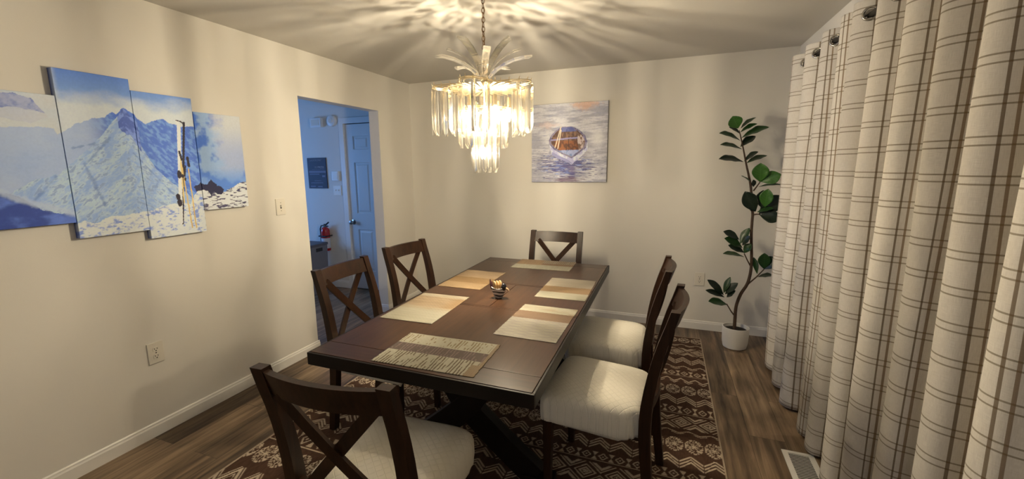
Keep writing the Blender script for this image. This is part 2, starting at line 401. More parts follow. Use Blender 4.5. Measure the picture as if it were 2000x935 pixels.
# grey lidded bin
t = empty('storage_bin', (-1.417, -.24, 0)); tag(t, 'grey square lidded bin with a hand hole standing in the hallway', 'bin')
bin_m = nmat('bin_fabric', (.17, .17, .19), .8, bump=(300, .2)); lid_m = nmat('bin_lid', (.10, .10, .12), .6)
bm = bmesh.new()
loft(bm, [[(-.17, -.13, 0), (.17, -.13, 0), (.17, .13, 0), (-.17, .13, 0)], [(-.183, -.14, .59), (.183, -.14, .59), (.183, .14, .59), (-.183, .14, .59)]]); obj('body', bm, bin_m, t, None, .004)
obj('lid', BM((-.19, .19, -.147, .147, .592, .622)), lid_m, t, None, .004)
obj('hand_hole', BM((.180, .1845, -.052, .052, .525, .568)), slot_m, t)

# ------------------------------------------------------------------ mountain canvases
def PYZ(x, y):        # photo pixel -> (Y,Z) on the canvas plane x=.035 (used once, to lay out the printed picture)
    d = fw + rr*((x-PX)/F) - uu*((y-PY)/F); C = M.translation; k = (.035-C.x)/d.x; p = C + d*k
    return (p.y, p.z)
def L(pts): return [PYZ(*p) for p in pts]
def mountain(Y, Z):
    return mountain_(Y, Z)*np.array((.84, .90, .98))
def mountain_(Y, Z):
    n1 = fbm(Y*9, Z*14, 3); n2 = fbm(Y*45, Z*45, 5); n3 = fbm(Y*150, Z*150, 9, 3)
    blue, cream = pig((98, 132, 178)), pig((205, 196, 184))
    # sky
    t = np.clip((Z-1.80)/.20, 0, 1)
    C = mix(cream*np.ones(Y.shape+(3,)), mix(pig((140, 160, 180)), pig((92, 122, 170)), t), ss(1.84, 1.93, Z+(n1-.5)*.09))
    p1 = ss(-3.10, -3.06, Y)
    C = mix(mix(pig((190, 188, 175)), pig((205, 190, 165)), n1), C, p1)
    # far purple peak of the first canvas
    m = inpoly(Y, Z+(n2-.5)*.012, L([(-60, 262), (-40, 190), (0, 180), (25, 181), (60, 192), (75, 208), (95, 228), (60, 240), (0, 228)]))
    C = np.where(m[..., None], mix(pig((120, 125, 155)), pig((165, 160, 165)), ss(.3, .7, n2)), C)
    C = np.where((m & (Z < 1.795+(n1-.5)*.05))[..., None], mix(pig((205, 190, 165)), pig((180, 175, 170)), n1), C)
    # far mountains, shaded blue
    far = L([(-60, 250), (40, 246), (105, 250), (112, 262), (150, 240), (180, 232), (205, 228), (218, 216), (226, 222), (240, 211), (262, 224), (268, 232), (285, 243), (297, 236),
             (318, 232), (330, 240), (352, 246), (378, 248), (405, 254), (405, 620), (-60, 620)])
    m = inpoly(Y, Z+(n2-.5)*.016, far)
    fc = mix(pig((76, 104, 164)), pig((118, 145, 192)), ss(.40, .68, fbm(Y*60+Z*40, Z*50, 21, 6)))
    haze = ss(-2.86, -3.0, Y)
    fc = mix(fc, mix(pig((150, 160, 175)), pig((178, 178, 180)), n1), haze)
    C = np.where(m[..., None], fc, C)
    # fourth canvas
    q = Y > -2.4555
    c4 = mix(pig((70, 105, 165)), pig((150, 165, 185)), ss(.42, .6, fbm(Y*10+3, Z*10, 33)))
    cl = ss(-2.36, -2.26, Y+(n1-.5)*.14)*ss(1.46, 1.58, Z+(n1-.5)*.12)
    c4 = mix(c4, mix(pig((165, 165, 170)), pig((205, 192, 168)), ss(1.6, 1.85, Z)), cl)
    c4 = mix(c4, pig((95, 130, 185)), (ss(1.56, 1.44, Z)*.7))
    C = np.where(q[..., None], c4, C)
    # great snowy pyramid
    main = L([(240, 214), (228, 228), (200, 262), (180, 285), (150, 310), (115, 340), (70, 350), (30, 372), (0, 392), (-60, 420), (-60, 620), (400, 620), (392, 400), (360, 372), (330, 352), (305, 330), (285, 300), (262, 262), (250, 232)])
    m = inpoly(Y, Z+(n2-.5)*.014, main) & ~q
    streak = fbm(Y*30-Z*22+8*np.abs(Y+2.815), Z*8+Y*6, 41); fine = fbm((Y+2.815)*60+np.sign(Y+2.815)*Z*45, Z*55, 43, 6)
    mc = mix(pig((140, 156, 188)), pig((184, 189, 202)), ss(.34, .66, streak*.45+fine*.55))
    mc = mix(mc, pig((104, 118, 156)), ss(.57, .68, fine)*.6)
    C = np.where(m[..., None], mc, C)
    m = inpoly(Y, Z+(n2-.5)*.02, L([(240, 212), (229, 226), (232, 250), (248, 262), (258, 268), (278, 300), (268, 240)]))
    C = np.where(m[..., None], mix(pig((76, 92, 146)), pig((122, 136, 176)), ss(.40, .66, fine)), C)
    for a, b, wd in [((215, 268), (160, 330), .006), ((185, 280), (140, 290), .004), ((165, 320), (205, 400), .008), ((110, 345), (60, 400), .006), ((262, 300), (340, 380), .004)]:
        d = seg_d(Y, Z, PYZ(*a), PYZ(*b))+(n2-.5)*.02
        C = mix(C, pig((92, 110, 150)), ss(wd*1.6, 0, d)*.55*(~q))
    # low cloud and dark valley on the first canvas
    m = inpoly(Y, Z+(n1-.5)*.03+(n2-.5)*.012, L([(-60, 368), (0, 376), (30, 382), (60, 398), (85, 412), (150, 418), (150, 470), (-60, 470)])) & (Y < -3.0825)
    C = np.where(m[..., None], mix(pig((48, 66, 122)), pig((92, 112, 165)), ss(.4, .7, n1)), C)
    d = np.minimum(seg_d(Y, Z, PYZ(0, 376), PYZ(60, 396)), seg_d(Y, Z, PYZ(60, 396), PYZ(150, 417)))
    C = mix(C, pig((180, 180, 182)), ss(.022, .002, d+(n2-.5)*.02)*(Y < -3.0825)*.8)
    # foreground snow
    snow = L([(148, 440), (165, 432), (185, 436), (215, 424), (255, 418), (290, 412), (320, 402), (350, 396), (372, 398), (385, 372), (398, 358), (412, 372), (440, 374), (458, 364), (470, 356), (492, 350), (492, 520), (148, 520)])
    m = inpoly(Y, Z+(n2-.5)*.018, snow) & (Y > -3.0825)
    lump = fbm(Y*26, Z*38, 51); lf = fbm(Y*70, Z*120, 53)
    scol = mix(pig((128, 138, 168)), pig((214, 204, 192)), ss(.34, .50, lump*.5+lf*.5))
    s4 = mix(pig((70, 62, 80)), pig((226, 212, 192)), ss(.36, .46, fbm(Y*34, Z*120, 57)))
    scol = np.where(q[..., None], s4, scol)
    C = np.where(m[..., None], scol, C)
    m = inpoly(Y, Z+(n2-.5)*.03, L([(378, 366), (392, 356), (404, 360), (412, 352), (424, 362), (438, 370), (432, 380), (416, 374), (414, 384), (406, 372), (385, 372)]))
    C = np.where(m[..., None], pig((38, 36, 58)), C)
    # skis and poles
    def bar(a, b, wd, c):
        nonlocal C
        C = np.where((seg_d(Y, Z, PYZ(*a), PYZ(*b)) < wd)[..., None], pig(c), C)
    bar((359, 240), (357, 436), .0065, (42, 34, 42))
    bar((349, 245), (354, 434), .0105, (222, 208, 190)); bar((346, 238), (350, 250), .008, (222, 208, 190))
    bar((344, 235), (352, 237), .003, (60, 50, 60)); bar((352, 237), (360, 243), .004, (42, 34, 42))
    bar((353, 312), (376, 444), .0035, (216, 170, 90)); bar((368, 330), (384, 444), .0035, (216, 170, 90)); bar((353, 318), (360, 395), .004, (222, 180, 110))
    bar((350, 296), (355, 312), .006, (40, 30, 38)); bar((366, 308), (369, 324), .0075, (40, 30, 38)); bar((362, 324), (361, 344), .004, (40, 30, 38))
    for c, r in (((350, 340), .017), ((348, 384), .016), ((351, 396), .018), ((357, 344), .010), ((362, 350), .008)):
        y0, z0 = PYZ(*c); C = np.where((np.hypot((Y-y0)*1.25, (Z-z0)*.75)+(n2-.5)*.012 < r)[..., None], pig((40, 32, 40)), C)
    return np.clip(C*(.94+.12*n3[..., None]), 0, .9)
canvas_m = attr_mat('printed_canvas', .6, .35)
def canvas(name, label, P0, U, V, Nn, su, sv, th, fn, step, cat='wall art', group=None, edge=None):
    """P0 lower corner on the front face, U/V unit directions, Nn outward normal"""
    nu, nv = int(su/step)+1, int(sv/step)+1
    u = np.linspace(0, su, nu); v = np.linspace(0, sv, nv)
    P0, U, V, Nn = map(np.array, (P0, U, V, Nn))
    u2 = np.concatenate([[0, 0], u, [su, su]]); v2 = np.concatenate([[0, 0], v, [sv, sv]])
    du = np.zeros(nu+4); du[0] = du[-1] = 1; dv = np.zeros(nv+4); dv[0] = dv[-1] = 1
    A, B = np.meshgrid(u2, v2); DU, DV = np.meshgrid(du, dv)
    back = np.maximum(DU, DV)
    P = P0 + A[..., None]*U + B[..., None]*V - (back*th)[..., None]*Nn
    C = fn(P[..., 1] if abs(U[1]) > .5 else A, P[..., 2] if abs(U[1]) > .5 else B)
    if edge is not None: C[back > 0] = pig(edge)
    me = grid_mesh(name, P, C)
    return tag(put(name, me, None, canvas_m), label, cat, group)
G = 'four panel mountain canvas set on the left wall'
for y0, y1, z0, z1, lab in [(-3.388, -3.0845, 1.280, 1.874, 'leftmost canvas panel, hazy peaks above a dark blue valley'),
                            (-3.0805, -2.771, 1.200, 2.001, 'tall canvas panel with the snowy mountain peak, second from left'),
                            (-2.768, -2.4545, 1.150, 1.946, 'tall canvas panel showing skis and yellow ski poles in snow'),
                            (-2.4505, -2.146, 1.279, 1.872, 'rightmost small canvas panel with clouds and dark rocks on snow')]:
    canvas('canvas_panel', lab, (.035, y0, z0), (0, 1, 0), (0, 0, 1), (1, 0, 0), y1-y0, z1-z0, .034, mountain, .0023, group=G, edge=(40, 52, 95))

def boat(S, T_):
    su, sv = .74, .75
    X = 95+S/su*725; Y = 860-T_/sv*765
    n1 = fbm(X*.008, Y*.045, 71, 6); n2 = fbm(X*.04, Y*.05, 73); n3 = fbm(X*.018, Y*.17, 79)
    C = mix(pig((156, 147, 140)), pig((190, 178, 162)), ss(.36, .64, n1))
    C = mix(C, pig((124, 119, 134)), ss(.60, .74, n3)*.5)
    C = mix(C, pig((205, 192, 170)), ss(.12, 0, (np.hypot((X-730)/900, (Y-440)/1100)))*.9+ss(.10, 0, np.hypot((X-690)/900, (Y-770)/900))*.8)
    C = mix(C, pig((205, 155, 115)), ss(90, 20, np.abs(Y-115)+np.abs(X-610)*.45+(n2-.5)*60)*.7)
    C = mix(C, pig((200, 165, 140)), ss(60, 10, np.abs(Y-300)+np.abs(X-250)*.35+(n2-.5)*60)*.5)
    # reflections
    r = np.hypot((X-430)/250, (Y-690)/110)
    C = mix(C, pig((66, 60, 98)), ss(1.0, .5, r+(n3-.5)*3.4)*.9)
    C = mix(C, pig((120, 135, 170)), ss(.55, .75, fbm(X*.02, Y*.16, 83))*ss(1.4, .6, r)*.8)
    r = np.hypot((X-450)/150, (Y-835)/30); C = mix(C, pig((85, 55, 70)), ss(1.2, .3, r+(n3-.5)*1.5)*.8)
    C = mix(C, pig((110, 95, 115)), ss(1, .2, np.hypot((X-490)/45, (Y-730)/55)+(n2-.5))*.9)
    def poly(p, c, c2=None, s=0):
        nonlocal C
        m = inpoly(X+(n2-.5)*8, Y+(n2-.5)*8, p)
        cc = pig(c) if c2 is None else mix(pig(c), pig(c2), ss(.4, .6, fbm(X*.05, Y*.03, 91+s)))
        C = np.where(m[..., None], cc, C)
    poly([(268, 460), (278, 520), (300, 585), (370, 625), (440, 652), (490, 690), (540, 645), (600, 595), (640, 540), (636, 465), (490, 560)], (196, 188, 186), (165, 155, 165))
    poly([(300, 560), (370, 600), (440, 630), (490, 665), (500, 690), (440, 660), (370, 632), (300, 595)], (140, 132, 150))
    poly([(395, 318), (492, 318), (562, 356), (614, 408), (636, 468), (625, 525), (565, 575), (492, 628), (400, 585), (318, 538), (276, 492), (266, 448), (288, 398), (338, 348)], (135, 120, 125), (98, 88, 105), 1)
    poly([(398, 330), (488, 330), (548, 366), (596, 414), (614, 466), (604, 516), (556, 560), (490, 605), (404, 565), (332, 524), (294, 484), (284, 450), (304, 404), (346, 360)], (88, 62, 48), (128, 92, 66), 2)
    poly([(372, 368), (390, 326), (492, 324), (538, 368)], (84, 84, 118), (110, 108, 135), 3)
    poly([(318, 455), (600, 455), (598, 505), (548, 550), (360, 545), (318, 500)], (140, 82, 46), (98, 60, 40), 4)
    poly([(345, 545), (575, 545), (490, 610)], (112, 122, 145), (150, 150, 162), 5)
    poly([(286, 436), (604, 416), (606, 432), (284, 452)], (138, 124, 142))
    poly([(540, 380), (575, 400), (610, 450), (600, 520), (560, 555), (545, 480)], (185, 160, 140), (110, 80, 60), 6)
    for a, b in (((378, 342), (328, 518)), ((386, 350), (356, 528)), ((384, 320), (376, 350))):
        C = np.where((seg_d(X, Y, a, b) < 5)[..., None], pig((205, 180, 140)), C)
    C = np.where((seg_d(X, Y, (458, 440), (462, 545)) < 3)[..., None], pig((70, 45, 38)), C)
    return np.clip(C*(.9+.2*fbm(X*.1, Y*.1, 99, 3)[..., None]), 0, .9)
canvas('boat_painting', 'square canvas painting of a rowing boat on pale water', (1.424, -.035, 1.368), (1, 0, 0), (0, 0, 1), (0, -1, 0), .738, .75, .034, boat, .0027, cat='painting', edge=(70, 60, 60))

# ------------------------------------------------------------------ rug
def rug_col(X, Y):
    brown, cream = np.array((.066, .035, .023)), np.array((.50, .41, .31))
    n = vnoise(X*400, Y*400, 5); n2 = fbm(X*60, Y*60, 8)
    M_ = np.zeros(X.shape)
    def tri(a): return np.abs((a % 1)-.5)*2
    def band(y0, y1, kind, P, ph=0.0):
        nonlocal M_
        h = y1-y0; m = (Y >= y0) & (Y <= y1); v = (Y-y0)/h; u = ((X+ph)/P) % 1 - .5; t_ = tri((X+ph)/P)
        if kind == 'zig':
            k = np.zeros(X.shape, bool); d = (v-.5)*h-(t_-.5)*h*.52
            for o in (-.22*h, 0, .22*h): k |= np.abs(d-o) < .055*h
            k &= (t_ > .06)
        elif kind == 'wave':
            d = (v-.5)*h-(t_-.5)*h*.5; k = (np.abs(d-.12*h) < .07*h) | ((np.abs(d+.14*h) < .05*h) & (t_ < .6))
        elif kind == 'bow':
            s = np.abs(u)*2/.62+np.abs(v-.55)*2/.85
            k = (s < .95) & (s > .66) | (s < .22)
            ub = .5-np.abs(u); k |= (ub < np.abs(v-.55)*.42) & (np.abs(v-.55) < .42)
            k |= v < .06
        elif kind == 'dia':
            s = np.abs(u)*2+np.abs(v-.5)*2
            k = ((s > .30) & (s < .46)) | ((s > .62) & (s < .76)) | ((s < .24) & (n > .45))
            k |= ((s > 1.08) & (s < 1.2)) | ((s > 1.34) & (s < 1.62))
        elif kind == 'flo':
            r = np.hypot(u/.47, (v-.5)/.5); a = np.arctan2((v-.5)/.5, u/.47)
            k = (r < .27+.13*np.cos(a*8)) | ((r < 1) & (r > .36) & (vnoise(a*9+3, r*9, 4) > .56)) | ((r > .84) & (r < 1) & (np.sin(a*22) > .1))
        elif kind == 'chev':
            d = (v-.5)*h-(t_-.5)*h*.8
            k = (np.abs(d) < .10*h) | (np.abs(d-.26*h) < .045*h) | ((np.abs(d+.26*h) < .045*h) & (n2 > .4))
        M_ = np.where(m & k, 1, M_)
    for y0, y1, k, P in [(-.41, -.295, 'flo', .128), (-.50, -.44, 'wave', .15), (-.68, -.53, 'dia', .20), (-.85, -.72, 'zig', .15), (-.955, -.875, 'wave', .15),
                         (-1.06, -.975, 'bow', .112), (-1.18, -1.085, 'wave', .12), (-1.335, -1.205, 'flo', .128), (-1.47, -1.355, 'zig', .15), (-1.585, -1.495, 'bow', .112),
                         (-1.745, -1.605, 'dia', .20), (-1.81, -1.76, 'wave', .15), (-1.97, -1.84, 'flo', .128), (-2.105, -1.995, 'zig', .15), (-2.20, -2.125, 'bow', .112),
                         (-2.37, -2.22, 'dia', .20), (-2.50, -2.40, 'zig', .15), (-2.665, -2.535, 'bow', .15), (-2.845, -2.70, 'flo', .15), (-3.04, -2.89, 'chev', .16),
                         (-3.16, -3.08, 'wave', .15), (-3.34, -3.19, 'dia', .20), (-3.48, -3.37, 'zig', .15)]:
        band(y0, y1, k, P*.77)
    M_ = M_*(.72+.28*(n > .22))
    edge = (X < .652) | (X > 3.040) | (Y > -.274)
    M_ = np.where(edge, .75, M_)
    base = brown*(.78+.45*vnoise(X*230, Y*60, 2)[..., None])
    return base*(1-M_[..., None]) + cream*(.82+.3*n2[..., None])*M_[..., None]
RX0, RX1, RY0, RY1, RT = .642, 3.047, -3.54, -.266, .006
xs = np.concatenate([[RX0], np.arange(RX0, RX1, .0045), [RX1, RX1]]); ys = np.concatenate([[RY0], np.arange(RY0, RY1, .0042), [RY1, RY1]])
A, B = np.meshgrid(xs, ys); Z = np.full(A.shape, RT); Z[0] = Z[-1] = 0.0005; Z[:, 0] = Z[:, -1] = .0005
rug = put('area_rug', grid_mesh('area_rug', np.stack([A, B, Z], -1), rug_col(A, B)), None, attr_mat('woven_rug', .9, .15, .35))
tag(rug, 'brown patterned rug with cream tribal bands under the dining table', 'rug')

# ------------------------------------------------------------------ dining table
TX0, TX1, TY0, TY1, TZ = 1.3188, 2.3182, -2.968, -.9155, .76
tb = empty('dining_table', ((TX0+TX1)/2, (TY0+TY1)/2, RT)); tag(tb, 'dark brown rectangular trestle dining table standing on the rug', 'table')
ox, oy, oz = tb.location
def tbx(*a): return (a[0]-ox, a[1]-ox, a[2]-oy, a[3]-oy, a[4]-oz, a[5]-oz)
G_ = .0012
BB0, BB1, LF0, LF1, CX = -2.840, -1.043, -2.150, -1.690, (TX0+TX1)/2
i_ = .010
def board(name, x0, x1, y0, y1, m): return obj(name, BM(tbx(x0+G_, x1-G_, y0+G_, y1-G_, TZ-.024, TZ)), m, tb, None, .0016)
board('breadboard_end', TX0+i_, TX1-i_, TY0+i_, BB0, table_x)
board('breadboard_end', TX0+i_, TX1-i_, BB1, TY1-i_, table_x)
board('top_board', TX0+i_, TX1-i_, BB0, LF0-.020, table_m)
board('top_board', TX0+i_, TX1-i_, LF1+.020, BB1, table_m)
board('leaf_rail', TX0+i_, TX1-i_, LF0-.020, LF0, table_x)
board('leaf_rail', TX0+i_, TX1-i_, LF1, LF1+.020, table_x)
board('extension_leaf', TX0+i_, CX, LF0, LF1, table_m)
board('extension_leaf', CX, TX1-i_, LF0, LF1, table_m)
bm = BM(tbx(TX0, TX1, TY0, TY0+i_, TZ-.056, TZ-.0015), tbx(TX0, TX1, TY1-i_, TY1, TZ-.056, TZ-.0015), tbx(TX0, TX0+i_, TY0+i_, TY1-i_, TZ-.056, TZ-.0015), tbx(TX1-i_, TX1, TY0+i_, TY1-i_, TZ-.056, TZ-.0015))
obj('table_edge', bm, edge_m, tb, None, .0025)
obj('sub_frame', BM(tbx(TX0+i_+.0015, TX1-i_-.0015, TY0+i_+.0015, TY1-i_-.0015, TZ-.054, TZ-.026)), edge_m, tb)
dark_m = wood_mat('pedestal_wood', (.010, .005, .0035), (.005, .003, .002), .45, 'Z')
for yc in (-2.45, -1.43):
    z0, z1 = RT+.002, TZ-.056
    for s in (-1, 1):
        pts = []
        for k in range(13):
            t_ = k/12; x = s*(-.36+.74*t_); z = z0+.03+(z1-z0-.03)*(t_ if t_ > .5 else t_*.92) + (0 if t_ > .5 else 0)
            pts.append((CX-ox+x*(.86+.14*abs(2*t_-1)), yc-oy, z-oz))
        bm = bmesh.new(); sweep(bm, pts, .125, .062 if s > 0 else .060, (0, 1, 0)); obj('trestle_leg', bm, dark_m, tb, None, .003)
        bm = bmesh.new(); fx = CX-ox+s*.375
        box(bm, fx-.075, fx+.075, yc-oy-.045, yc-oy+.045, z0-oz, z0-oz+.045); obj('foot', bm, dark_m, tb, None, .004)
    obj('trestle_head', BM((CX-ox-.42, CX-ox+.42, yc-oy-.045, yc-oy+.045, z1-oz-.05, z1-oz-.001)), dark_m, tb, None, .003)
obj('stretcher', BM((CX-ox-.02, CX-ox+.02, -2.45-oy, -1.43-oy, .31, .40)), dark_m, tb, None, .003)

# ------------------------------------------------------------------ chairs
cush_m = nmat('cushion_cover', (.76, .725, .635), .8, .2, sheen=.2)
h = NT(cush_m); b_ = cush_m.node_tree.nodes['Principled BSDF']; tc = h.n('ShaderNodeTexCoord'); sp = h.n('ShaderNodeSeparateXYZ'); h.link(tc.outputs['Object'], sp.inputs[0])
p_ = h.math('ABSOLUTE', h.math('SINE', h.math('MULTIPLY', h.math('ADD', sp.outputs[0], sp.outputs[1]), 90))); q_ = h.math('ABSOLUTE', h.math('SINE', h.math('MULTIPLY', h.math('SUBTRACT', sp.outputs[0], sp.outputs[1]), 90)))
mn = h.math('MINIMUM', p_, q_); mn = h.math('MINIMUM', h.math('MULTIPLY', mn, 4), 1.0)
nz = h.n('ShaderNodeTexNoise'); nz.inputs['Scale'].default_value = 9; h.link(tc.outputs['Object'], nz.inputs['Vector'])
bp = h.n('ShaderNodeBump'); bp.inputs['Strength'].default_value = .5; bp.inputs['Distance'].default_value = .0025
h.link(h.math('ADD', mn, h.math('MULTIPLY', nz.outputs[0], 2.5)), bp.inputs['Height']); h.link(bp.outputs[0], b_.inputs['Normal'])

def yb(z):      # centre line of the back posts
    ks = [(0, -.272), (.20, -.245), (.42, -.226), (.55, -.230), (.70, -.252), (.83, -.283), (.955, -.325)]
    for (a, p), (b, q) in zip(ks[:-1], ks[1:]):
        if z <= b:
            t_ = (z-a)/(b-a); return p+(q-p)*t_
    return ks[-1][1]
def ybs(z): return (yb(max(0, z-.05))+2*yb(z)+yb(min(.955, z+.05)))/4
def make_chair():
    c = empty('dining_chair')
    for s in (-1, 1):
        bm = bmesh.new(); rings = []
        for k in range(15):
            z = .955*k/14; y = ybs(z); hx = .0215; hy = .024-.007*abs(z-.45)/.5
            x = s*(.2085+.006*(1-z/.955))
            rings.append([(x-hx, y-hy, z), (x+hx, y-hy, z), (x+hx, y+hy, z), (x-hx, y+hy, z)])
        loft(bm, rings); obj('back_post', bm, chair_m, c, 35)
        bm = bmesh.new(); rings = []
        for z, hh in ((0, .015), (.2, .018), (.418, .022)):
            x = s*.205; y = .192
            rings.append([(x-hh, y-hh, z), (x+hh, y-hh, z), (x+hh, y+hh, z), (x-hh, y+hh, z)])
        loft(bm, rings); obj('front_leg', bm, chair_m, c, 35)
    def bow(x): return -.030*(1-(x/.19)**2)
    bm = bmesh.new(); rings = []
    for k in range(17):
        x = -.188+.376*k/16; y1, y2 = yb(.862)+bow(x), yb(.945)+bow(x); t_ = .011
        up = .945 + .000*(1-(x/.19)**2)
        rings.append([(x, y1-t_, .860), (x, y1+t_, .860), (x, y2+t_, up), (x, y2-t_, up)])
    loft(bm, rings); obj('crest_rail', bm, chair_m, c, 40)
    bm = bmesh.new(); rings = []
    for k in range(17):
        x = -.190+.380*k/16; y1 = yb(.52)+bow(x)*.8; t_ = .010
        rings.append([(x, y1-t_, .492), (x, y1+t_, .492), (x, y1+t_, .532), (x, y1-t_, .532)])
    loft(bm, rings); obj('lower_back_rail', bm, chair_m, c, 40)
    for s in (-1, 1):
        bm = bmesh.new(); pts = []
        for k in range(13):
            z = .515+.36*k/12; x = s*(-.150+.310*k/12)
            pts.append((x, ybs(z)+bow(x)*(.85+.15*k/12)+(.006 if s > 0 else -.006), z))
        sweep(bm, pts, .040, .012, (0, 1, 0)); obj('cross_slat', bm, chair_m, c, 40)
    bm = BM((-.19, .19, .178, .202, .365, .418), (-.200, -.178, -.21, .18, .365, .418), (.178, .200, -.21, .18, .365, .418), (-.19, .19, -.235, -.212, .365, .418))
    obj('seat_frame', bm, chair_m, c)
    # cushion under a fitted slip cover
    bm = bmesh.new(); N = 88; rings = []
    prof = [(.975, .372), (1.0, .382), (1.005, .400), (1.005, .438), (1.0, .462), (.98, .482), (.94, .497), (.86, .507), (.68, .515), (.44, .520), (.20, .522), (.03, .5225)]
    for k, (sc_, z) in enumerate(prof):
        ring = []
        for i in range(N):
            a = 2*PI*i/N; ca, sa = math.cos(a), math.sin(a); e = 2/7.5
            px = math.copysign(abs(ca)**e, ca); py = math.copysign(abs(sa)**e, sa)
            wd = .214+.032*(py+1)/2; x = px*(wd+.008)*sc_; y = .010+py*.228*sc_
            wob = .0 if k > 5 else .0035*math.sin(i*1.7+k*.6)*(1-k/7)+.003*math.sin(i*.55+1)
            corner = max(0, abs(px*py)-.55)
            x += (wob+.003*math.sin(i*2.9+k)*corner*2*(1 if k < 7 else 0))*px; y += wob*py
            zz = z - (.010*corner*max(0, (sc_-.55)/.45)**2 if k > 2 else 0) + (.008*math.sin(i*.36+.5)+.004*math.sin(i*.93) if k == 0 else 0)
            ring.append((x, y, zz))
        rings.append(ring)
    loft(bm, rings); obj('seat_cushion', bm, cush_m, c, 180)
    return c
def copy_tree(o, parent=None):
    n = o.copy(); COL.objects.link(n)
    if parent: n.parent = parent
    for ch in [x for x in bpy.data.objects if x.parent == o]: copy_tree(ch, n)
    return n
proto = make_chair()
spots = [(1.820, -3.100, 3.5, 'dark brown chair at the near end of the table, its crossed back nearest the camera'),
         (1.207, -2.240, -90, 'dark brown cross-back chair on the left side of the table, in front of the doorway'),
         (1.187, -1.570, -97, 'dark brown cross-back chair on the left side of the table, farther from the camera'),
         (1.822, -.915, 180, 'dark brown cross-back chair at the far end of the table facing the camera'),
         (2.452, -2.300, 86, 'dark brown chair on the right side, nearer the camera, its pale cushion fully seen'),
         (2.413, -1.640, 90, 'dark brown chair on the right side, farther from the camera, behind the other right chair')]
for i, (x, y, a, lab) in enumerate(spots):
    o = proto if i == 0 else copy_tree(proto)
    o.location = (x, y, RT+.0008); o.rotation_euler = (0, 0, math.radians(a)); tag(o, lab, 'chair', 'dining chairs around the table')

# ------------------------------------------------------------------ placemats
mat_m = attr_mat('woven_placemat', .75, .25, .5)
MK = np.array((.325, .310, .315))
_p = pig
def pig(c): return _p(c)*MK
CR, TN, BR, GD = pig((224, 202, 156)), pig((166, 128, 88)), pig((120, 98, 78)), pig((198, 164, 114))
PK = pig((200, 184, 152))
def mat_fn(style, seed):
    def f(U, V, su, sv):      # U along width (x), V along depth (y)
        u, v = U/su, V/sv
        if style == 'end_near':
            st = (U*150+fbm(U*40, V*6, seed)*1.2) % 1; n = fbm(U*25, V*25, seed+1)
            C = np.where((v > .66)[..., None], CR, np.where((v > .40)[..., None], BR, CR))*np.ones(u.shape+(3,))
            C = mix(C, CR, ss(.42, .38, v))
            dash = ((U*72+V*2+.35*vnoise(U*72, V*22, seed+4)) % 1 < .40) & (vnoise(U*78, V*26, seed+2) > .30)
            C = np.where((dash & (v < .40) & (u > .03) & (u < .96))[..., None], pig((128, 104, 66)), C)
            C = np.where((dash & (v > .68) & (v < .97) & (u < .95) & (n > .42))[..., None], pig((165, 135, 85)), C)
            C = np.where((dash & (v >= .40) & (v <= .66) & (u < .96))[..., None], pig((158, 128, 104)), C)
            C = np.where(((u > .965) | ((u > .9) & (v < .3)))[..., None], pig((180, 148, 102)), C)
            return C*(.82+.3*(np.abs(st-.5)*2)[..., None])
        if style == 'end_far':
            C = mix(CR, TN*1.15, ss(.42, .46, v)*1.0*(v > .42)); n = fbm(U*30, V*30, seed)
            dash = ((U*70) % 1 < .45) & (v > .62) & (u > .4)
            C = np.where(dash[..., None], CR, C); C = np.where(((v > .42) & (u < .45))[..., None], pig((196, 158, 108)), C)
            return C*(.85+.22*vnoise(U*300, V*20, seed)[..., None])
        n = fbm(U*6, V*40, seed)
        if style == 'side_right_near':
            C = np.where((v > .78)[..., None], CR, np.where((v > .54)[..., None], TN, PK))
            C = mix(C, GD, ss(.45, .7, n)*(v > .78)*.7); C = mix(C, CR, ((U*9+.3*np.sin(V*190)) % 1 > .6)*(v < .54)*.6)
        elif style == 'side_right_far':
            C = np.where((v > .55)[..., None], pig((214, 192, 150)), np.where((v > .27)[..., None], pig((190, 148, 95)), CR))
            C = mix(C, PK, (v > .55)*ss(.4, .6, n)*.6)
        elif style == 'side_left_near':
            C = mix(GD, pig((212, 176, 122)), ss(.4, .6, n)); C = mix(C, CR, ss(.62, .30, v+.25*(n-.5)))
            C = mix(C, pig((196, 150, 88)), ss(.65, .95, u)*ss(.4, .55, v)*(v < .86)*.8); C = mix(C, CR, ((np.sin(V*210) > .2) & (v < .5))*.5)
            C = mix(C, CR, ss(.86, .92, v)*.6)
        else:
            C = np.where((v > .58)[..., None], pig((204, 166, 112)), np.where((v > .28)[..., None], pig((182, 138, 78)), pig((208, 166, 106))))
        C = mix(C, C.mean(-1, keepdims=True)*np.array((1.12, 1.0, .84)), np.full(u.shape, .15))
        return C*(.86+.20*vnoise(U*12, V*330, seed)[..., None])
    return f
mats = [(1.848, -2.784, .446, .306, 1.6, 'end_near', 'woven bamboo placemat at the near end of the table, with dark dashes'),
        (1.498, -2.275, .303, .462, 1.3, 'side_left_near', 'woven golden placemat on the left side of the table, nearer the camera'),
        (1.490, -1.642, .302, .460, 0, 'side_left_far', 'plain tan placemat on the left side of the table, farther from the camera'),
        (1.838, -1.066, .452, .308, 1.5, 'end_far', 'woven placemat at the far end of the table before the far chair'),
        (2.148, -1.663, .299, .460, 1.0, 'side_right_far', 'placemat with a tan middle band on the right side, farther from the camera'),
        (2.140, -2.288, .298, .468, -.9, 'side_right_near', 'placemat with a tan band near its top on the right side, nearer the camera')]
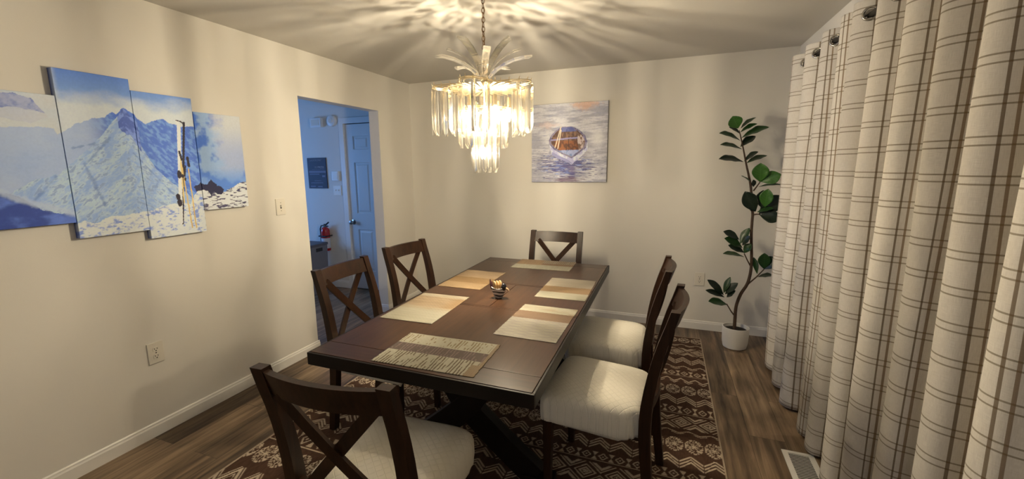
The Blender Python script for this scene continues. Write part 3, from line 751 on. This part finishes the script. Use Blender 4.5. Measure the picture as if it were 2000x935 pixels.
for k, (x, y, sx, sy, a, st, lab) in enumerate(mats):
    us = np.concatenate([[0], np.arange(0, sx, .002), [sx, sx]]); vs_ = np.concatenate([[0], np.arange(0, sy, .002), [sy, sy]])
    A, B = np.meshgrid(us, vs_); Zm = .0022+.0003*np.sin(A*300)*np.sin(B*280); Zm[0] = Zm[-1] = .0002; Zm[:, 0] = Zm[:, -1] = .0002
    C = mat_fn(st, 11*k+3)(A, B, sx, sy)
    jx = (vnoise(A*0+7, B*180, k)-.5)*.004*((A < .004)*1+(A > sx-.004)*1)
    o = put('placemat', grid_mesh('placemat', np.stack([A-sx/2+jx, B-sy/2, Zm], -1), C), None, mat_m)
    o.location = (x, y, TZ+.0002); o.rotation_euler = (0, 0, math.radians(a)); tag(o, lab, 'placemat', 'woven placemats on the dining table')

# ------------------------------------------------------------------ coaster holder
hx, hy_ = 1.812, -1.990
ch = empty('coaster_holder', (hx, hy_, TZ), math.radians(12)); tag(ch, 'small black and white animal shaped coaster holder in the middle of the table', 'coaster holder')
hm = nmat('glazed_black_white', (.62, .56, .52), .3); H_ = NT(hm); bb = hm.node_tree.nodes['Principled BSDF']
tc = H_.n('ShaderNodeTexCoord'); wv = H_.n('ShaderNodeTexWave', bands_direction='Z'); wv.inputs['Scale'].default_value = 16; wv.inputs['Distortion'].default_value = 5; wv.inputs['Detail'].default_value = 1
H_.link(tc.outputs['Object'], wv.inputs[0]); rp = H_.n('ShaderNodeValToRGB'); rp.color_ramp.interpolation = 'CONSTANT'
rp.color_ramp.elements[0].color = (.015, .013, .015, 1); rp.color_ramp.elements[1].position = .33; rp.color_ramp.elements[1].color = (.60, .54, .50, 1)
H_.link(wv.outputs['Color'], rp.inputs[0]); H_.link(rp.outputs[0], bb.inputs['Base Color'])
blk = nmat('glossy_black', (.012, .012, .016), .2)
bm = bmesh.new(); rings = []
for sc_, z, up in [(.26, 0, 0), (.42, .002, 0), (.66, .020, 0), (.90, .042, .004), (1.0, .060, .012), (.93, .062, .012), (.84, .048, .006), (.60, .028, 0), (.2, .014, 0)]:
    rings.append([(.046*sc_*math.cos(a), .031*sc_*math.sin(a), z+up*math.cos(a)**2) for a in [k*2*PI/28 for k in range(28)]])
loft(bm, rings); obj('bowl', bm, hm, ch, 50)
bm = bmesh.new(); lathe(bm, [(.001, .048), (.011, .052), (.017, .064), (.017, .078), (.010, .090), (.001, .094)], (.031, -.010, 0), 16); obj('head', bm, blk, ch, 60)
bm = bmesh.new(); tube(bm, [(.042, -.012, .066), (.056, -.018, .060), (.066, -.022, .050)], [.007, .006, .002], 10); obj('beak', bm, nmat('beak_tan', (.45, .30, .18), .4), ch, 60)
for dy in (-.006, .010):
    bm = bmesh.new(); tube(bm, [(-.040, dy, .056), (-.046, dy, .088), (-.052, dy+.002, .112)], [.006, .0065, .001], 8); obj('tail_tip', bm, nmat('dark_maroon', (.06, .02, .025), .4), ch, 60)
cork = nmat('pale_wood', (.62, .42, .20), .5, var=(60, (.45, .28, .12)))
for k, (dx, lab) in enumerate([(-.024, 'round pale wood coaster standing leftmost in the holder'), (-.008, 'round pale wood coaster standing in the middle of the holder'), (.008, 'round pale wood coaster standing rightmost of three, beside the black head')]):
    bm = bmesh.new(); n = 32
    loft(bm, [[(xx, r*math.cos(a*2*PI/n), r*math.sin(a*2*PI/n)) for a in range(n)] for r, xx in ((.023, -.003), (.025, -.002), (.025, .002), (.023, .003))])
    o = obj('round_coaster', bm, cork, None, 40)
    ca, sa = math.cos(math.radians(12)), math.sin(math.radians(12))
    o.location = (hx+dx*ca, hy_+dx*sa, TZ+.0135+.026*1.0+.036); o.rotation_euler = (0, math.radians(-6+4*k), math.radians(44)); tag(o, lab, 'coaster', 'coasters in the holder')
    o.location.z = TZ+.078+.002*k

# ------------------------------------------------------------------ potted fig tree
PYP = -.335
def PXZ(x, y, dy=0.0):
    d = fw + rr*((x-PX)/F) - uu*((y-PY)/F); C = M.translation; k = (PYP+dy-C.y)/d.y; p = C+d*k
    return Vector((p.x, PYP+dy, p.z))
pl = empty('potted_fig_tree', (3.298, PYP, 0)); tag(pl, 'tall fiddle leaf fig tree in a white pot in the corner by the curtain', 'potted plant')
off = Vector(pl.location)
pot_m = nmat('white_ceramic', (.76, .74, .70), .45); soil_m = nmat('dark_soil', (.018, .012, .008), .95, bump=(120, 1))
bm = bmesh.new(); lathe(bm, [(.001, 0), (.080, 0), (.088, .005), (.097, .05), (.100, .120), (.101, .178), (.0985, .1805), (.094, .178), (.092, .135), (.001, .133)], seg=48); obj('pot', bm, pot_m, pl, 40)
bm = bmesh.new(); lathe(bm, [(.001, .134), (.093, .134), (.088, .150), (.05, .157), (.001, .160)], seg=32); obj('soil', bm, soil_m, pl, 60)
bark = nmat('fig_bark', (.085, .050, .030), .85, bump=(70, .8), var=(30, (.04, .024, .015)))
def A1(x, y): return (1380+x/4.0625, 210+y/4.0625)
def A2(x, y): return (1360+x/3.465, 430+y/3.465)
tr = [A2(258, 722), A2(262, 660), A2(270, 580), A2(300, 500), A2(345, 430), A2(368, 345), A2(374, 250), A2(372, 100), A2(378, 0), A1(365, 830), A1(352, 640), A1(335, 540), A1(318, 465), A1(302, 380), A1(288, 310), A1(270, 225), A1(258, 180)]
tp = [PXZ(*p) for p in tr]; tp[0].z = .150
rad = [.0135, .013, .0125, .0125, .012, .0115, .011, .0105, .010, .010, .009, .008, .007, .006, .005, .004, .003]
def smooth(p, r, n=4):
    P, R = [], []
    for i in range(len(p)-1):
        p0, p1, p2, p3 = p[max(i-1, 0)], p[i], p[i+1], p[min(i+2, len(p)-1)]
        for k in range(n):
            t_ = k/n; P.append(.5*((2*p1)+(p2-p0)*t_+(2*p0-5*p1+4*p2-p3)*t_*t_+(3*p1-p0-3*p2+p3)*t_**3)); R.append(r[i]+(r[i+1]-r[i])*t_)
    return P+[p[-1]], R+[r[-1]]
P_, R_ = smooth(tp, rad); bm = bmesh.new(); tube(bm, [p-off for p in P_], R_, 10); obj('trunk', bm, bark, pl, 70)
def branch(pts, r=(.006, .004)):
    p = [PXZ(x, y, d)-off for (x, y), d in pts]; bm = bmesh.new(); tube(bm, p, [r[0]+(r[1]-r[0])*i/(len(p)-1) for i in range(len(p))], 8); obj('branch', bm, bark, pl, 70)
branch([(A1(372, 660), 0), (A1(395, 630), -.01), (A1(425, 590), -.02)]); branch([(A1(370, 850), 0), (A1(400, 845), -.01), (A1(420, 845), -.02)])
branch([(A2(364, 305), 0), (A2(345, 270), -.01), (A2(324, 225), -.02)]); branch([(A2(352, 430), 0), (A2(405, 385), -.01), (A2(458, 332), -.02)]); branch([(A2(258, 645), 0), (A2(235, 615), -.01), (A2(205, 565), -.02)])
def leafmat(name, c, c2):
    m = nmat(name, c, .35, .5); h = NT(m); b = m.node_tree.nodes['Principled BSDF']
    uv = h.n('ShaderNodeUVMap'); sp = h.n('ShaderNodeSeparateXYZ'); h.link(uv.outputs[0], sp.inputs[0])
    mid = h.math('LESS_THAN', h.math('ABSOLUTE', sp.outputs[0]), .05)
    v = h.math('LESS_THAN', h.math('ABSOLUTE', h.math('SUBTRACT', h.math('FRACT', h.math('SUBTRACT', h.math('MULTIPLY', sp.outputs[1], 7), h.math('MULTIPLY', h.math('ABSOLUTE', sp.outputs[0]), 1.6))), .5)), .06)
    f = h.math('MAXIMUM', mid, v); mx = h.n('ShaderNodeMixRGB'); mx.inputs[1].default_value = (*c, 1); mx.inputs[2].default_value = (*c2, 1)
    h.link(h.math('MULTIPLY', f, .8), mx.inputs[0]); h.link(mx.outputs[0], b.inputs['Base Color']); return m
lm = [leafmat('leaf_green', (.011, .044, .009), (.022, .075, .016)), leafmat('leaf_dark_green', (.006, .016, .008), (.010, .026, .012)), leafmat('leaf_fresh_green', (.034, .120, .016), (.06, .17, .03))]
def leaf(b, t, wpx, kind, dyb, dyt, face):
    """b,t: pixels of leaf base and tip; wpx: seen width in photo pixels; face: how much the blade looks at the room"""
    B_, T_ = PXZ(*b, dyb)-off, PXZ(*t, dyt)-off
    ax = (T_-B_); Ln = ax.length; ax.normalize()
    view = (M.translation-(B_+off)).normalized(); side = ax.cross(view).normalized(); up = side.cross(ax).normalized()
    if up.z < 0 and face < .6: up = -up; side = -side
    # tilt blade: face 1 -> normal to the viewer, 0 -> flat, seen edge-on
    flat = Vector((0, 0, 1)); flat = (flat-ax*flat.dot(ax)); flat = flat.normalized() if flat.length > .05 else up
    nn = (view*face+flat*(1-face)); nn = (nn-ax*nn.dot(ax)).normalized(); sd = ax.cross(nn).normalized()
    fore = max(.30, abs(nn.dot(view)))
    wd = min(.15, wpx*.00455/fore); wd = min(wd, Ln*1.0 if face > .6 else Ln*.62)
    nu, nv = 9, 13; P = np.zeros((nv, nu, 3)); UV = np.zeros((nv, nu, 2))
    for j in range(nv):
        v = j/(nv-1); half = wd/2*(math.sin(PI*v**1.12)**.80)*(.80+.28*v) if 0 < v < 1 else .0015
        cup = .16*Ln*(v*(1-v))
        for i in range(nu):
            u = (i/(nu-1))*2-1
            p = B_+ax*(Ln*v)+sd*(half*u)+nn*(cup+.25*half*u*u+.05*half*math.sin(v*16+u*2)*abs(u))
            P[j, i] = p; UV[j, i] = (u, v)
    me = grid_mesh('leaf', P, UV=UV); o = put('leaf', me, pl, lm[kind], 180)
    s_ = o.modifiers.new('thick', 'SOLIDIFY'); s_.thickness = .0012
    if kind: o['label'] = ('dark green leaf', 'bright green leaf')[kind-1]
Lf = [(A1, (250, 165), (208, 68), 125, 2, 0, -.03, .95), (A1, (272, 165), (392, 78), 24, 0, .02, .04, .2), (A1, (268, 195), (402, 128), 44, 0, 0, -.02, .35), (A1, (262, 205), (178, 152), 20, 1, .01, .05, .3),
      (A1, (278, 240), (497, 155), 52, 0, 0, -.04, .35), (A1, (268, 262), (100, 203), 46, 0, 0, -.05, .35), (A1, (270, 310), (388, 225), 50, 1, 0, .03, .45), (A1, (280, 330), (108, 295), 38, 0, 0, -.03, .3),
      (A1, (292, 430), (97, 408), 50, 1, 0, -.04, .35), (A1, (298, 425), (410, 350), 50, 1, 0, -.04, .45), (A1, (318, 440), (480, 380), 32, 0, 0, .03, .3),
      (A1, (425, 590), (430, 440), 105, 2, -.02, -.05, .95), (A1, (432, 588), (590, 530), 95, 2, -.02, -.05, .9), (A1, (540, 520), (615, 550), 26, 1, -.01, .02, .3), (A1, (415, 628), (600, 614), 20, 0, -.01, -.03, .15),
      (A1, (345, 590), (275, 540), 18, 0, 0, -.03, .2), (A1, (372, 628), (372, 572), 26, 1, 0, -.03, .6),
      (A1, (388, 825), (305, 665), 100, 1, -.01, -.04, .95), (A1, (440, 800), (450, 655), 90, 1, -.01, -.02, .9), (A1, (460, 790), (490, 645), 85, 2, -.03, -.06, .85), (A1, (415, 850), (605, 700), 120, 1, 0, .01, .9),
      (A1, (420, 850), (590, 885), 90, 1, -.02, -.05, .8), (A1, (360, 835), (293, 755), 26, 1, 0, -.02, .3), (A1, (400, 830), (535, 800), 34, 0, -.02, -.05, .35),
      (A2, (290, 130), (183, 75), 42, 1, -.01, -.02, .5), (A2, (312, 185), (190, 122), 50, 0, -.02, -.06, .5), (A2, (322, 218), (216, 168), 42, 1, -.02, -.03, .5), (A2, (324, 248), (180, 226), 24, 0, -.02, -.05, .2),
      (A2, (295, 160), (360, 52), 44, 0, -.01, .0, .6), (A2, (312, 170), (366, 105), 46, 1, -.02, -.05, .6), (A2, (322, 222), (372, 158), 44, 0, -.02, -.04, .7),
      (A2, (456, 328), (462, 222), 66, 0, -.02, -.04, .85), (A2, (456, 330), (530, 248), 82, 1, -.02, -.04, .8), (A2, (415, 382), (520, 374), 26, 1, -.01, -.05, .3), (A2, (412, 362), (388, 250), 32, 0, -.01, .02, .7),
      (A2, (185, 505), (75, 402), 40, 1, -.02, -.05, .6), (A2, (190, 520), (62, 472), 34, 1, -.02, -.03, .5), (A2, (208, 570), (82, 548), 44, 0, -.02, -.07, .4), (A2, (185, 492), (230, 384), 36, 0, -.02, .0, .7),
      (A2, (195, 500), (282, 424), 44, 1, -.02, -.04, .6), (A2, (205, 520), (265, 476), 40, 1, -.02, -.06, .6)]
for fn, b, t, wpx, kind, dyb, dyt, face in Lf: leaf(fn(*b), fn(*t), wpx/(4.0625 if fn is A1 else 3.465), kind, dyb, dyt, face)

# ------------------------------------------------------------------ floor vent
fv = empty('floor_vent', (3.4145, -1.905, 0)); tag(fv, 'white metal floor vent register beside the curtain', 'floor vent')
FW, FL = .145, .305
bm = BM((-FW/2, FW/2, -FL/2, -FL/2+.022, 0, .005), (-FW/2, FW/2, FL/2-.022, FL/2, 0, .005), (-FW/2, -FW/2+.026, -FL/2+.022, FL/2-.022, 0, .005), (FW/2-.026, FW/2, -FL/2+.022, FL/2-.022, 0, .005)); obj('frame', bm, trim_m, fv)
obj('duct_opening', BM((-FW/2+.026, FW/2-.026, -FL/2+.022, FL/2-.022, .0002, .001)), slot_m, fv)
for k in range(20):
    y = -FL/2+.028+k*(FL-.056)/19; obj('louver', BM((-FW/2+.026, FW/2-.026, y-.0019, y+.0019, .0010, .0022)), trim_m, fv)

# ------------------------------------------------------------------ curtains
XC, RZ = 3.505, 2.165
cm = nmat('plaid_linen', (.58, .55, .50), .85, .15); h = NT(cm); b_ = cm.node_tree.nodes['Principled BSDF']
uv = h.n('ShaderNodeUVMap'); sp = h.n('ShaderNodeSeparateXYZ'); h.link(uv.outputs[0], sp.inputs[0])
def pair(s, P, c1, c2, wd):
    f = h.math('MULTIPLY', h.math('FRACT', h.math('DIVIDE', s, P)), P)
    a = h.math('LESS_THAN', h.math('ABSOLUTE', h.math('SUBTRACT', f, c1)), wd/2); b = h.math('LESS_THAN', h.math('ABSOLUTE', h.math('SUBTRACT', f, c2)), wd/2)
    return a, b
v1, v2 = pair(sp.outputs[0], .165, .04, .063, .0068); h1, h2 = pair(sp.outputs[1], .102, .03, .052, .0046)
th_ = h.n('ShaderNodeTexNoise'); th_.inputs['Scale'].default_value = 1; th_.inputs['Detail'].default_value = 2
mp = h.n('ShaderNodeMapping'); mp.inputs['Scale'].default_value = (900, 40, 1); h.link(uv.outputs[0], mp.inputs[0]); h.link(mp.outputs[0], th_.inputs['Vector'])
th2 = h.n('ShaderNodeTexNoise'); th2.inputs['Scale'].default_value = 1; mp2 = h.n('ShaderNodeMapping'); mp2.inputs['Scale'].default_value = (40, 900, 1); h.link(uv.outputs[0], mp2.inputs[0]); h.link(mp2.outputs[0], th2.inputs['Vector'])
weave = h.math('ADD', th_.outputs[0], th2.outputs[0])
base = h.n('ShaderNodeMixRGB'); base.inputs[1].default_value = (.50, .47, .435, 1); base.inputs[2].default_value = (.70, .67, .625, 1); h.link(h.math('SUBTRACT', weave, .5), base.inputs[0])
m1 = h.n('ShaderNodeMixRGB'); m1.inputs[2].default_value = (.155, .120, .070, 1); h.link(h.math('MULTIPLY', h.math('MAXIMUM', h1, h2), .72), m1.inputs[0]); h.link(base.outputs[0], m1.inputs[1])
m2 = h.n('ShaderNodeMixRGB'); m2.inputs[2].default_value = (.120, .078, .040, 1); h.link(h.math('MULTIPLY', v1, .82), m2.inputs[0]); h.link(m1.outputs[0], m2.inputs[1])
m3 = h.n('ShaderNodeMixRGB'); m3.inputs[2].default_value = (.18, .115, .060, 1); h.link(h.math('MULTIPLY', v2, .80), m3.inputs[0]); h.link(m2.outputs[0], m3.inputs[1])
h.link(m3.outputs[0], b_.inputs['Base Color'])
wn = h.n('ShaderNodeTexNoise'); wn.inputs['Scale'].default_value = 1; mp3 = h.n('ShaderNodeMapping'); mp3.inputs['Scale'].default_value = (9, 5, 1); h.link(uv.outputs[0], mp3.inputs[0]); h.link(mp3.outputs[0], wn.inputs['Vector'])
bp = h.n('ShaderNodeBump'); bp.inputs['Strength'].default_value = .35; bp.inputs['Distance'].default_value = .01; h.link(h.math('ADD', h.math('MULTIPLY', weave, .06), wn.outputs[0]), bp.inputs['Height']); h.link(bp.outputs[0], b_.inputs['Normal'])

def curtain(y0, y1, period, phase, label, uoff, seed):
    """y0 (far) > y1 (near)"""
    t0 = empty('plaid_curtain', (XC, y0, RZ)); tag(t0, label, 'curtain', 'plaid grommet curtains on the right wall')
    n = int((y0-y1)/.0065); tt = np.linspace(0, 1, n); yy = y0+(y1-y0)*tt
    zz = np.concatenate([np.linspace(.018, 2.08, 60), np.linspace(2.088, RZ+.062, 20)])
    S, Zg = np.meshgrid((y0-yy), zz); tz = 1-(Zg-.018)/(RZ+.044)
    rng = np.random.RandomState(seed); pa = rng.rand(6)*6.28
    ph = 2*PI*S/period+phase + tz*(.35*np.sin(S*5.1+pa[0])+.18*np.sin(S*11+pa[1]+tz*2))
    s_ = np.sin(ph); s_ = np.sign(s_)*np.abs(s_)**.82
    amp = .056*(1+.16*np.sin(S*3.3+pa[2])+tz*.20*np.sin(S*7.7+pa[3]))
    X = s_*amp + tz*.010*np.sin(S*19+pa[4]+tz*5)
    Yl = -S + .010*np.sin(ph*2)*(.4+tz) + tz*.012*np.sin(S*6+pa[5])
    P = np.stack([X, Yl, Zg-RZ], -1)
    top = P[-10]; arc = np.concatenate([[0], np.cumsum(np.hypot(np.diff(top[:, 0]), np.diff(top[:, 1])))])
    UV = np.stack([np.broadcast_to(arc+uoff, S.shape), Zg], -1)
    # grommet holes where the cloth crosses the rod
    cs_ = np.where(np.sign(top[:-1, 0]) != np.sign(top[1:, 0]))[0]
    keep = []; 
    for c in cs_:
        if (not keep or abs(top[c, 1]-top[keep[-1], 1]) > .08) and .03 < -top[c, 1] < (y0-y1)-.03: keep.append(c)
    A_ = np.broadcast_to(arc, S.shape); skip = np.zeros((S.shape[0]-1, S.shape[1]-1), bool)
    for c in keep:
        d = np.hypot(A_-arc[c], Zg-RZ); k = d < .0235; skip |= k[:-1, :-1] & k[1:, 1:] & k[:-1, 1:] & k[1:, :-1]
    me = grid_mesh('cloth', P, UV=UV, skip=skip); cl = put('cloth', me, t0, cm, 180)
    s = cl.modifiers.new('thick', 'SOLIDIFY'); s.thickness = .0016; s.offset = 0
    for c in keep:
        a, b = top[max(c-3, 0)], top[min(c+4, n-1)]; tg = Vector((b[0]-a[0], b[1]-a[1], 0)).normalized(); nr = Vector((-tg.y, tg.x, 0))
        bm = bmesh.new(); torus(bm, (top[c, 0], top[c, 1], 0), nr, .0265, .0055, 28, 8); obj('grommet', bm, steel_m, t0, 180)
    # stitched hem along the leading edge and the bottom
    return t0
curtain(-.560, -1.615, .280, 1.57, 'far plaid curtain panel hanging next to the potted fig tree', .02, 3)
curtain(-1.600, -3.900, .245, 1.76, 'near plaid curtain panel filling the right edge of the view', .11, 11)
rd = empty('curtain_rod', (XC, -.52, RZ)); tag(rd, 'dark metal curtain rod running through the curtain grommets', 'curtain rod')
bm = bmesh.new(); tube(bm, [(0, -.02, 0), (0, -3.46, 0)], .0125, 16); obj('rod', bm, slot_m, rd, 60)
bm = bmesh.new(); lathe(bm, [(.001, -.022), (.016, -.016), (.022, 0), (.016, .016), (.001, .022)], (0, 0, 0), 16); obj('finial', bm, slot_m, rd, 60)
for y in (-.03, -1.72, -3.42):
    bm = BM((0, W-XC-.006, y-.006, y+.006, -.018, -.011), (W-XC-.006, W-XC, y-.014, y+.014, -.05, .03)); obj('wall_bracket', bm, slot_m, rd)

# ------------------------------------------------------------------ chandelier
CHX, CHY = 1.745, -2.0
cn = empty('chandelier', (CHX, CHY, H)); tag(cn, 'tiered crystal prism chandelier with curved acrylic fronds hanging over the table', 'chandelier')
cz = lambda z: z-H
ac = bpy.data.materials.new('clear_acrylic'); ac.use_nodes = True; nt = ac.node_tree; nt.nodes.clear(); h = NT(ac)
out = h.n('ShaderNodeOutputMaterial'); tr_ = h.n('ShaderNodeBsdfTransparent'); tr_.inputs[0].default_value = (.955, .95, .93, 1)
gl = h.n('ShaderNodeBsdfGlossy'); gl.inputs[0].default_value = (1, .98, .94, 1); gl.inputs['Roughness'].default_value = .06
fr = h.n('ShaderNodeFresnel'); fr.inputs[0].default_value = 1.5
mx = h.n('ShaderNodeMixShader'); h.link(h.math('MULTIPLY', fr.outputs[0], 1.6), mx.inputs[0]); h.link(tr_.outputs[0], mx.inputs[1]); h.link(gl.outputs[0], mx.inputs[2])
lwe = h.n('ShaderNodeLayerWeight'); lwe.inputs[0].default_value = .5
tcol = h.n('ShaderNodeMixRGB'); tcol.inputs[1].default_value = (.965, .96, .945, 1); tcol.inputs[2].default_value = (.42, .37, .28, 1)  # dark tint at grazing angles imitates the refracted outlines of glass
h.link(h.math('POWER', lwe.outputs['Facing'], 3.0), tcol.inputs[0]); h.link(tcol.outputs[0], tr_.inputs[0])
tl = h.n('ShaderNodeBsdfTranslucent'); tl.inputs[0].default_value = (.95, .93, .88, 1); df = h.n('ShaderNodeBsdfDiffuse'); df.inputs[0].default_value = (.95, .93, .88, 1)
m_a = h.n('ShaderNodeMixShader'); m_a.inputs[0].default_value = .5; h.link(tl.outputs[0], m_a.inputs[1]); h.link(df.outputs[0], m_a.inputs[2])
lw = h.n('ShaderNodeLayerWeight'); lw.inputs[0].default_value = .35
mx2 = h.n('ShaderNodeMixShader'); h.link(h.math('ADD', .0035, h.math('MULTIPLY', h.math('POWER', lw.outputs['Facing'], 2.5), .07)), mx2.inputs[0]); h.link(mx.outputs[0], mx2.inputs[1]); h.link(m_a.outputs[0], mx2.inputs[2]); h.link(mx2.outputs[0], out.inputs[0])  # more pale scatter at grazing angles imitates glowing edges
ac2 = ac.copy(); ac2.name = 'frosted_acrylic'
for n_ in ac2.node_tree.nodes:
    if n_.type == 'MATH' and n_.operation == 'ADD': n_.inputs[0].default_value = .03
    if n_.type == 'MATH' and n_.operation == 'MULTIPLY' and abs(n_.inputs[1].default_value-.07) < 1e-4: n_.inputs[1].default_value = .24
bu = bpy.data.materials.new('lit_bulb'); bu.use_nodes = True; bu.node_tree.nodes.clear(); h = NT(bu)
out = h.n('ShaderNodeOutputMaterial'); em = h.n('ShaderNodeEmission'); em.inputs[0].default_value = (1, .86, .62, 1); em.inputs[1].default_value = 1.7
tr2 = h.n('ShaderNodeBsdfTransparent'); ad = h.n('ShaderNodeAddShader'); h.link(em.outputs[0], ad.inputs[0]); h.link(tr2.outputs[0], ad.inputs[1]); h.link(ad.outputs[0], out.inputs[0])

def prism_mesh(Lz, wd=.025):
    """three-sided bar hanging from its top, slanted cut at the foot"""
    bm = bmesh.new(); r = wd/math.sqrt(3); tri_ = [(r, 0), (-r/2, wd/2), (-r/2, -wd/2)]
    top = [(x*.9, y*.9, 0) for x, y in tri_]; b1 = [(x, y, -.008) for x, y in tri_]
    b2 = [(x, y, -Lz+(.034 if x > 0 else .0)) for x, y in tri_]
    loft(bm, [top, b1, b2]); bmesh.ops.bevel(bm, geom=list(bm.edges), offset=.0020, segments=2, affect='EDGES', profile=.5); bmesh.ops.recalc_face_normals(bm, faces=bm.faces)
    me = bpy.data.meshes.new('crystal_prism'); bm.to_mesh(me); bm.free(); me.materials.append(ac); return me
tiers = [(.222, .062, 5, 1.047, 1.945, .250, 46), (.122, .018, 5, 1.047, 1.825, .200, 22), (.066, 0, 1, 0, 1.695, .205, 12)]
for R0, am, lob, ph, zt, Lz, N in tiers:
    me = prism_mesh(Lz)
    def rad_(a): return R0+am*math.cos(lob*a+ph)
    for k in range(N):
        a = 2*PI*k/N; r = rad_(a); o = bpy.data.objects.new('crystal_prism', me); COL.objects.link(o); o.parent = cn
        o.location = (r*math.cos(a), r*math.sin(a), cz(zt)); o.rotation_euler = (0, 0, a + (0 if k % 2 else PI/3))
    bm = bmesh.new()
    for dz in (.004, .012):
        pts = [(rad_(a)*math.cos(a), rad_(a)*math.sin(a), cz(zt)+dz) for a in [2*PI*k/96 for k in range(97)]]; tube(bm, pts, .0024, 6)
    for k in range(N):
        a = 2*PI*k/N; r = rad_(a); tube(bm, [(r*math.cos(a), r*math.sin(a), cz(zt)-.004), (r*math.cos(a), r*math.sin(a), cz(zt)+.018), ((r+.004)*math.cos(a), (r+.004)*math.sin(a), cz(zt)+.026)], .0018, 5)
    for k in range(4):
        a = PI/4+k*PI/2; r = rad_(a); sweep(bm, [(0, 0, cz(zt)+.006), (r*math.cos(a), r*math.sin(a), cz(zt)+.006)], .006, .003, (0, 0, 1))
    obj('tier_ring', bm, gold_m, cn, 60)
bm = bmesh.new(); lathe(bm, [(.001, cz(1.66)), (.0045, cz(1.66)), (.005, cz(1.93)), (.026, cz(1.955)), (.030, cz(1.975)), (.012, cz(1.995)), (.001, cz(2.0))], seg=18); obj('center_stem', bm, gold_m, cn, 50)
bm = bmesh.new()
for k in range(34):
    a = 2*PI*k/34; d0 = (math.cos(a), math.sin(a))
    sweep(bm, [(d0[0]*r_, d0[1]*r_, cz(1.940)) for r_ in (.035, .10, .165, .225)], [.0045, .010, .016, .020], .002, (0, 0, 1))
obj('shading_spokes', bm, gold_m, cn)  # spokes added to dim and streak the bulb light on the ceiling
bm = bmesh.new(); sweep(bm, [(.006, 0, 0), (.030, 0, .040), (.065, 0, .076), (.110, 0, .106), (.160, 0, .128), (.212, 0, .140), (.258, 0, .143)], [.026, .030, .033, .035, .037, .038, .038], .010, (0, 0, 1))
for v in bm.verts:
    if v.co.x > .24 and v.co.y > 0: v.co.x -= .022
bmesh.ops.recalc_face_normals(bm, faces=bm.faces); fm = bpy.data.meshes.new('acrylic_frond'); bm.to_mesh(fm); bm.free(); fm.materials.append(ac2)
for k in range(10):
    o = bpy.data.objects.new('acrylic_frond', fm); COL.objects.link(o); o.parent = cn; o.location = (0, 0, cz(1.968)); o.rotation_euler = (0, math.radians(-13 if k % 2 else 4), 2*PI*k/10+.15)
# chain
z = 2.0; k = 0
while z < 2.405:
    bm = bmesh.new(); torus(bm, (0, 0, 0), (1, 0, 0) if k % 2 else (0, 1, 0), .0085, .0020, 18, 6, sx=1.75)
    o = obj('chain_link', bm, bronze_m, cn, 180); o.location = (0, 0, cz(z+.014)); z += .0235; k += 1
bm = bmesh.new(); tube(bm, [(.006*math.cos(t*.9), .006*math.sin(t*.9), cz(1.99+t*.0245)) for t in range(18)], .0018, 6); obj('power_cord', bm, bronze_m, cn, 180)
bm = bmesh.new(); lathe(bm, [(.001, cz(2.405)), (.012, cz(2.405)), (.02, cz(2.415)), (.055, cz(2.432)), (.062, cz(2.4395)), (.001, cz(2.4395))], seg=28); obj('ceiling_canopy', bm, bronze_m, cn, 50)
bulbs = [(.135, a, 1.800, 8.5) for a in [2*PI*k/6+.3 for k in range(6)]] + [(.055, a, 1.735, 8.0) for a in [2*PI*k/3+.9 for k in range(3)]] + [(.022, a, 1.600, 5.0) for a in [2*PI*k/3 for k in range(3)]]
for r, a, zb, pw in bulbs:
    x, y = r*math.cos(a), r*math.sin(a)
    bm = bmesh.new(); lathe(bm, [(.001, zb+.095-H), (.010, zb+.095-H), (.011, zb+.040-H), (.001, zb+.038-H)], (x, y, 0), 14); so = obj('bulb_socket', bm, gold_m, cn, 60)
    bm = bmesh.new(); lathe(bm, [(.001, .040), (.006, .040), (.0115, .022), (.013, .005), (.011, -.012), (.005, -.030), (.001, -.036)], (x, y, zb-H), 16); bo = obj('light_bulb', bm, bu, cn, 180)
    l = bpy.data.lights.new('bulb_light', 'POINT'); l.energy = pw; l.color = BULB; l.shadow_soft_size = .007
    lo = bpy.data.objects.new('bulb_light', l); COL.objects.link(lo); lo.parent = cn; lo.location = (x, y, cz(zb))
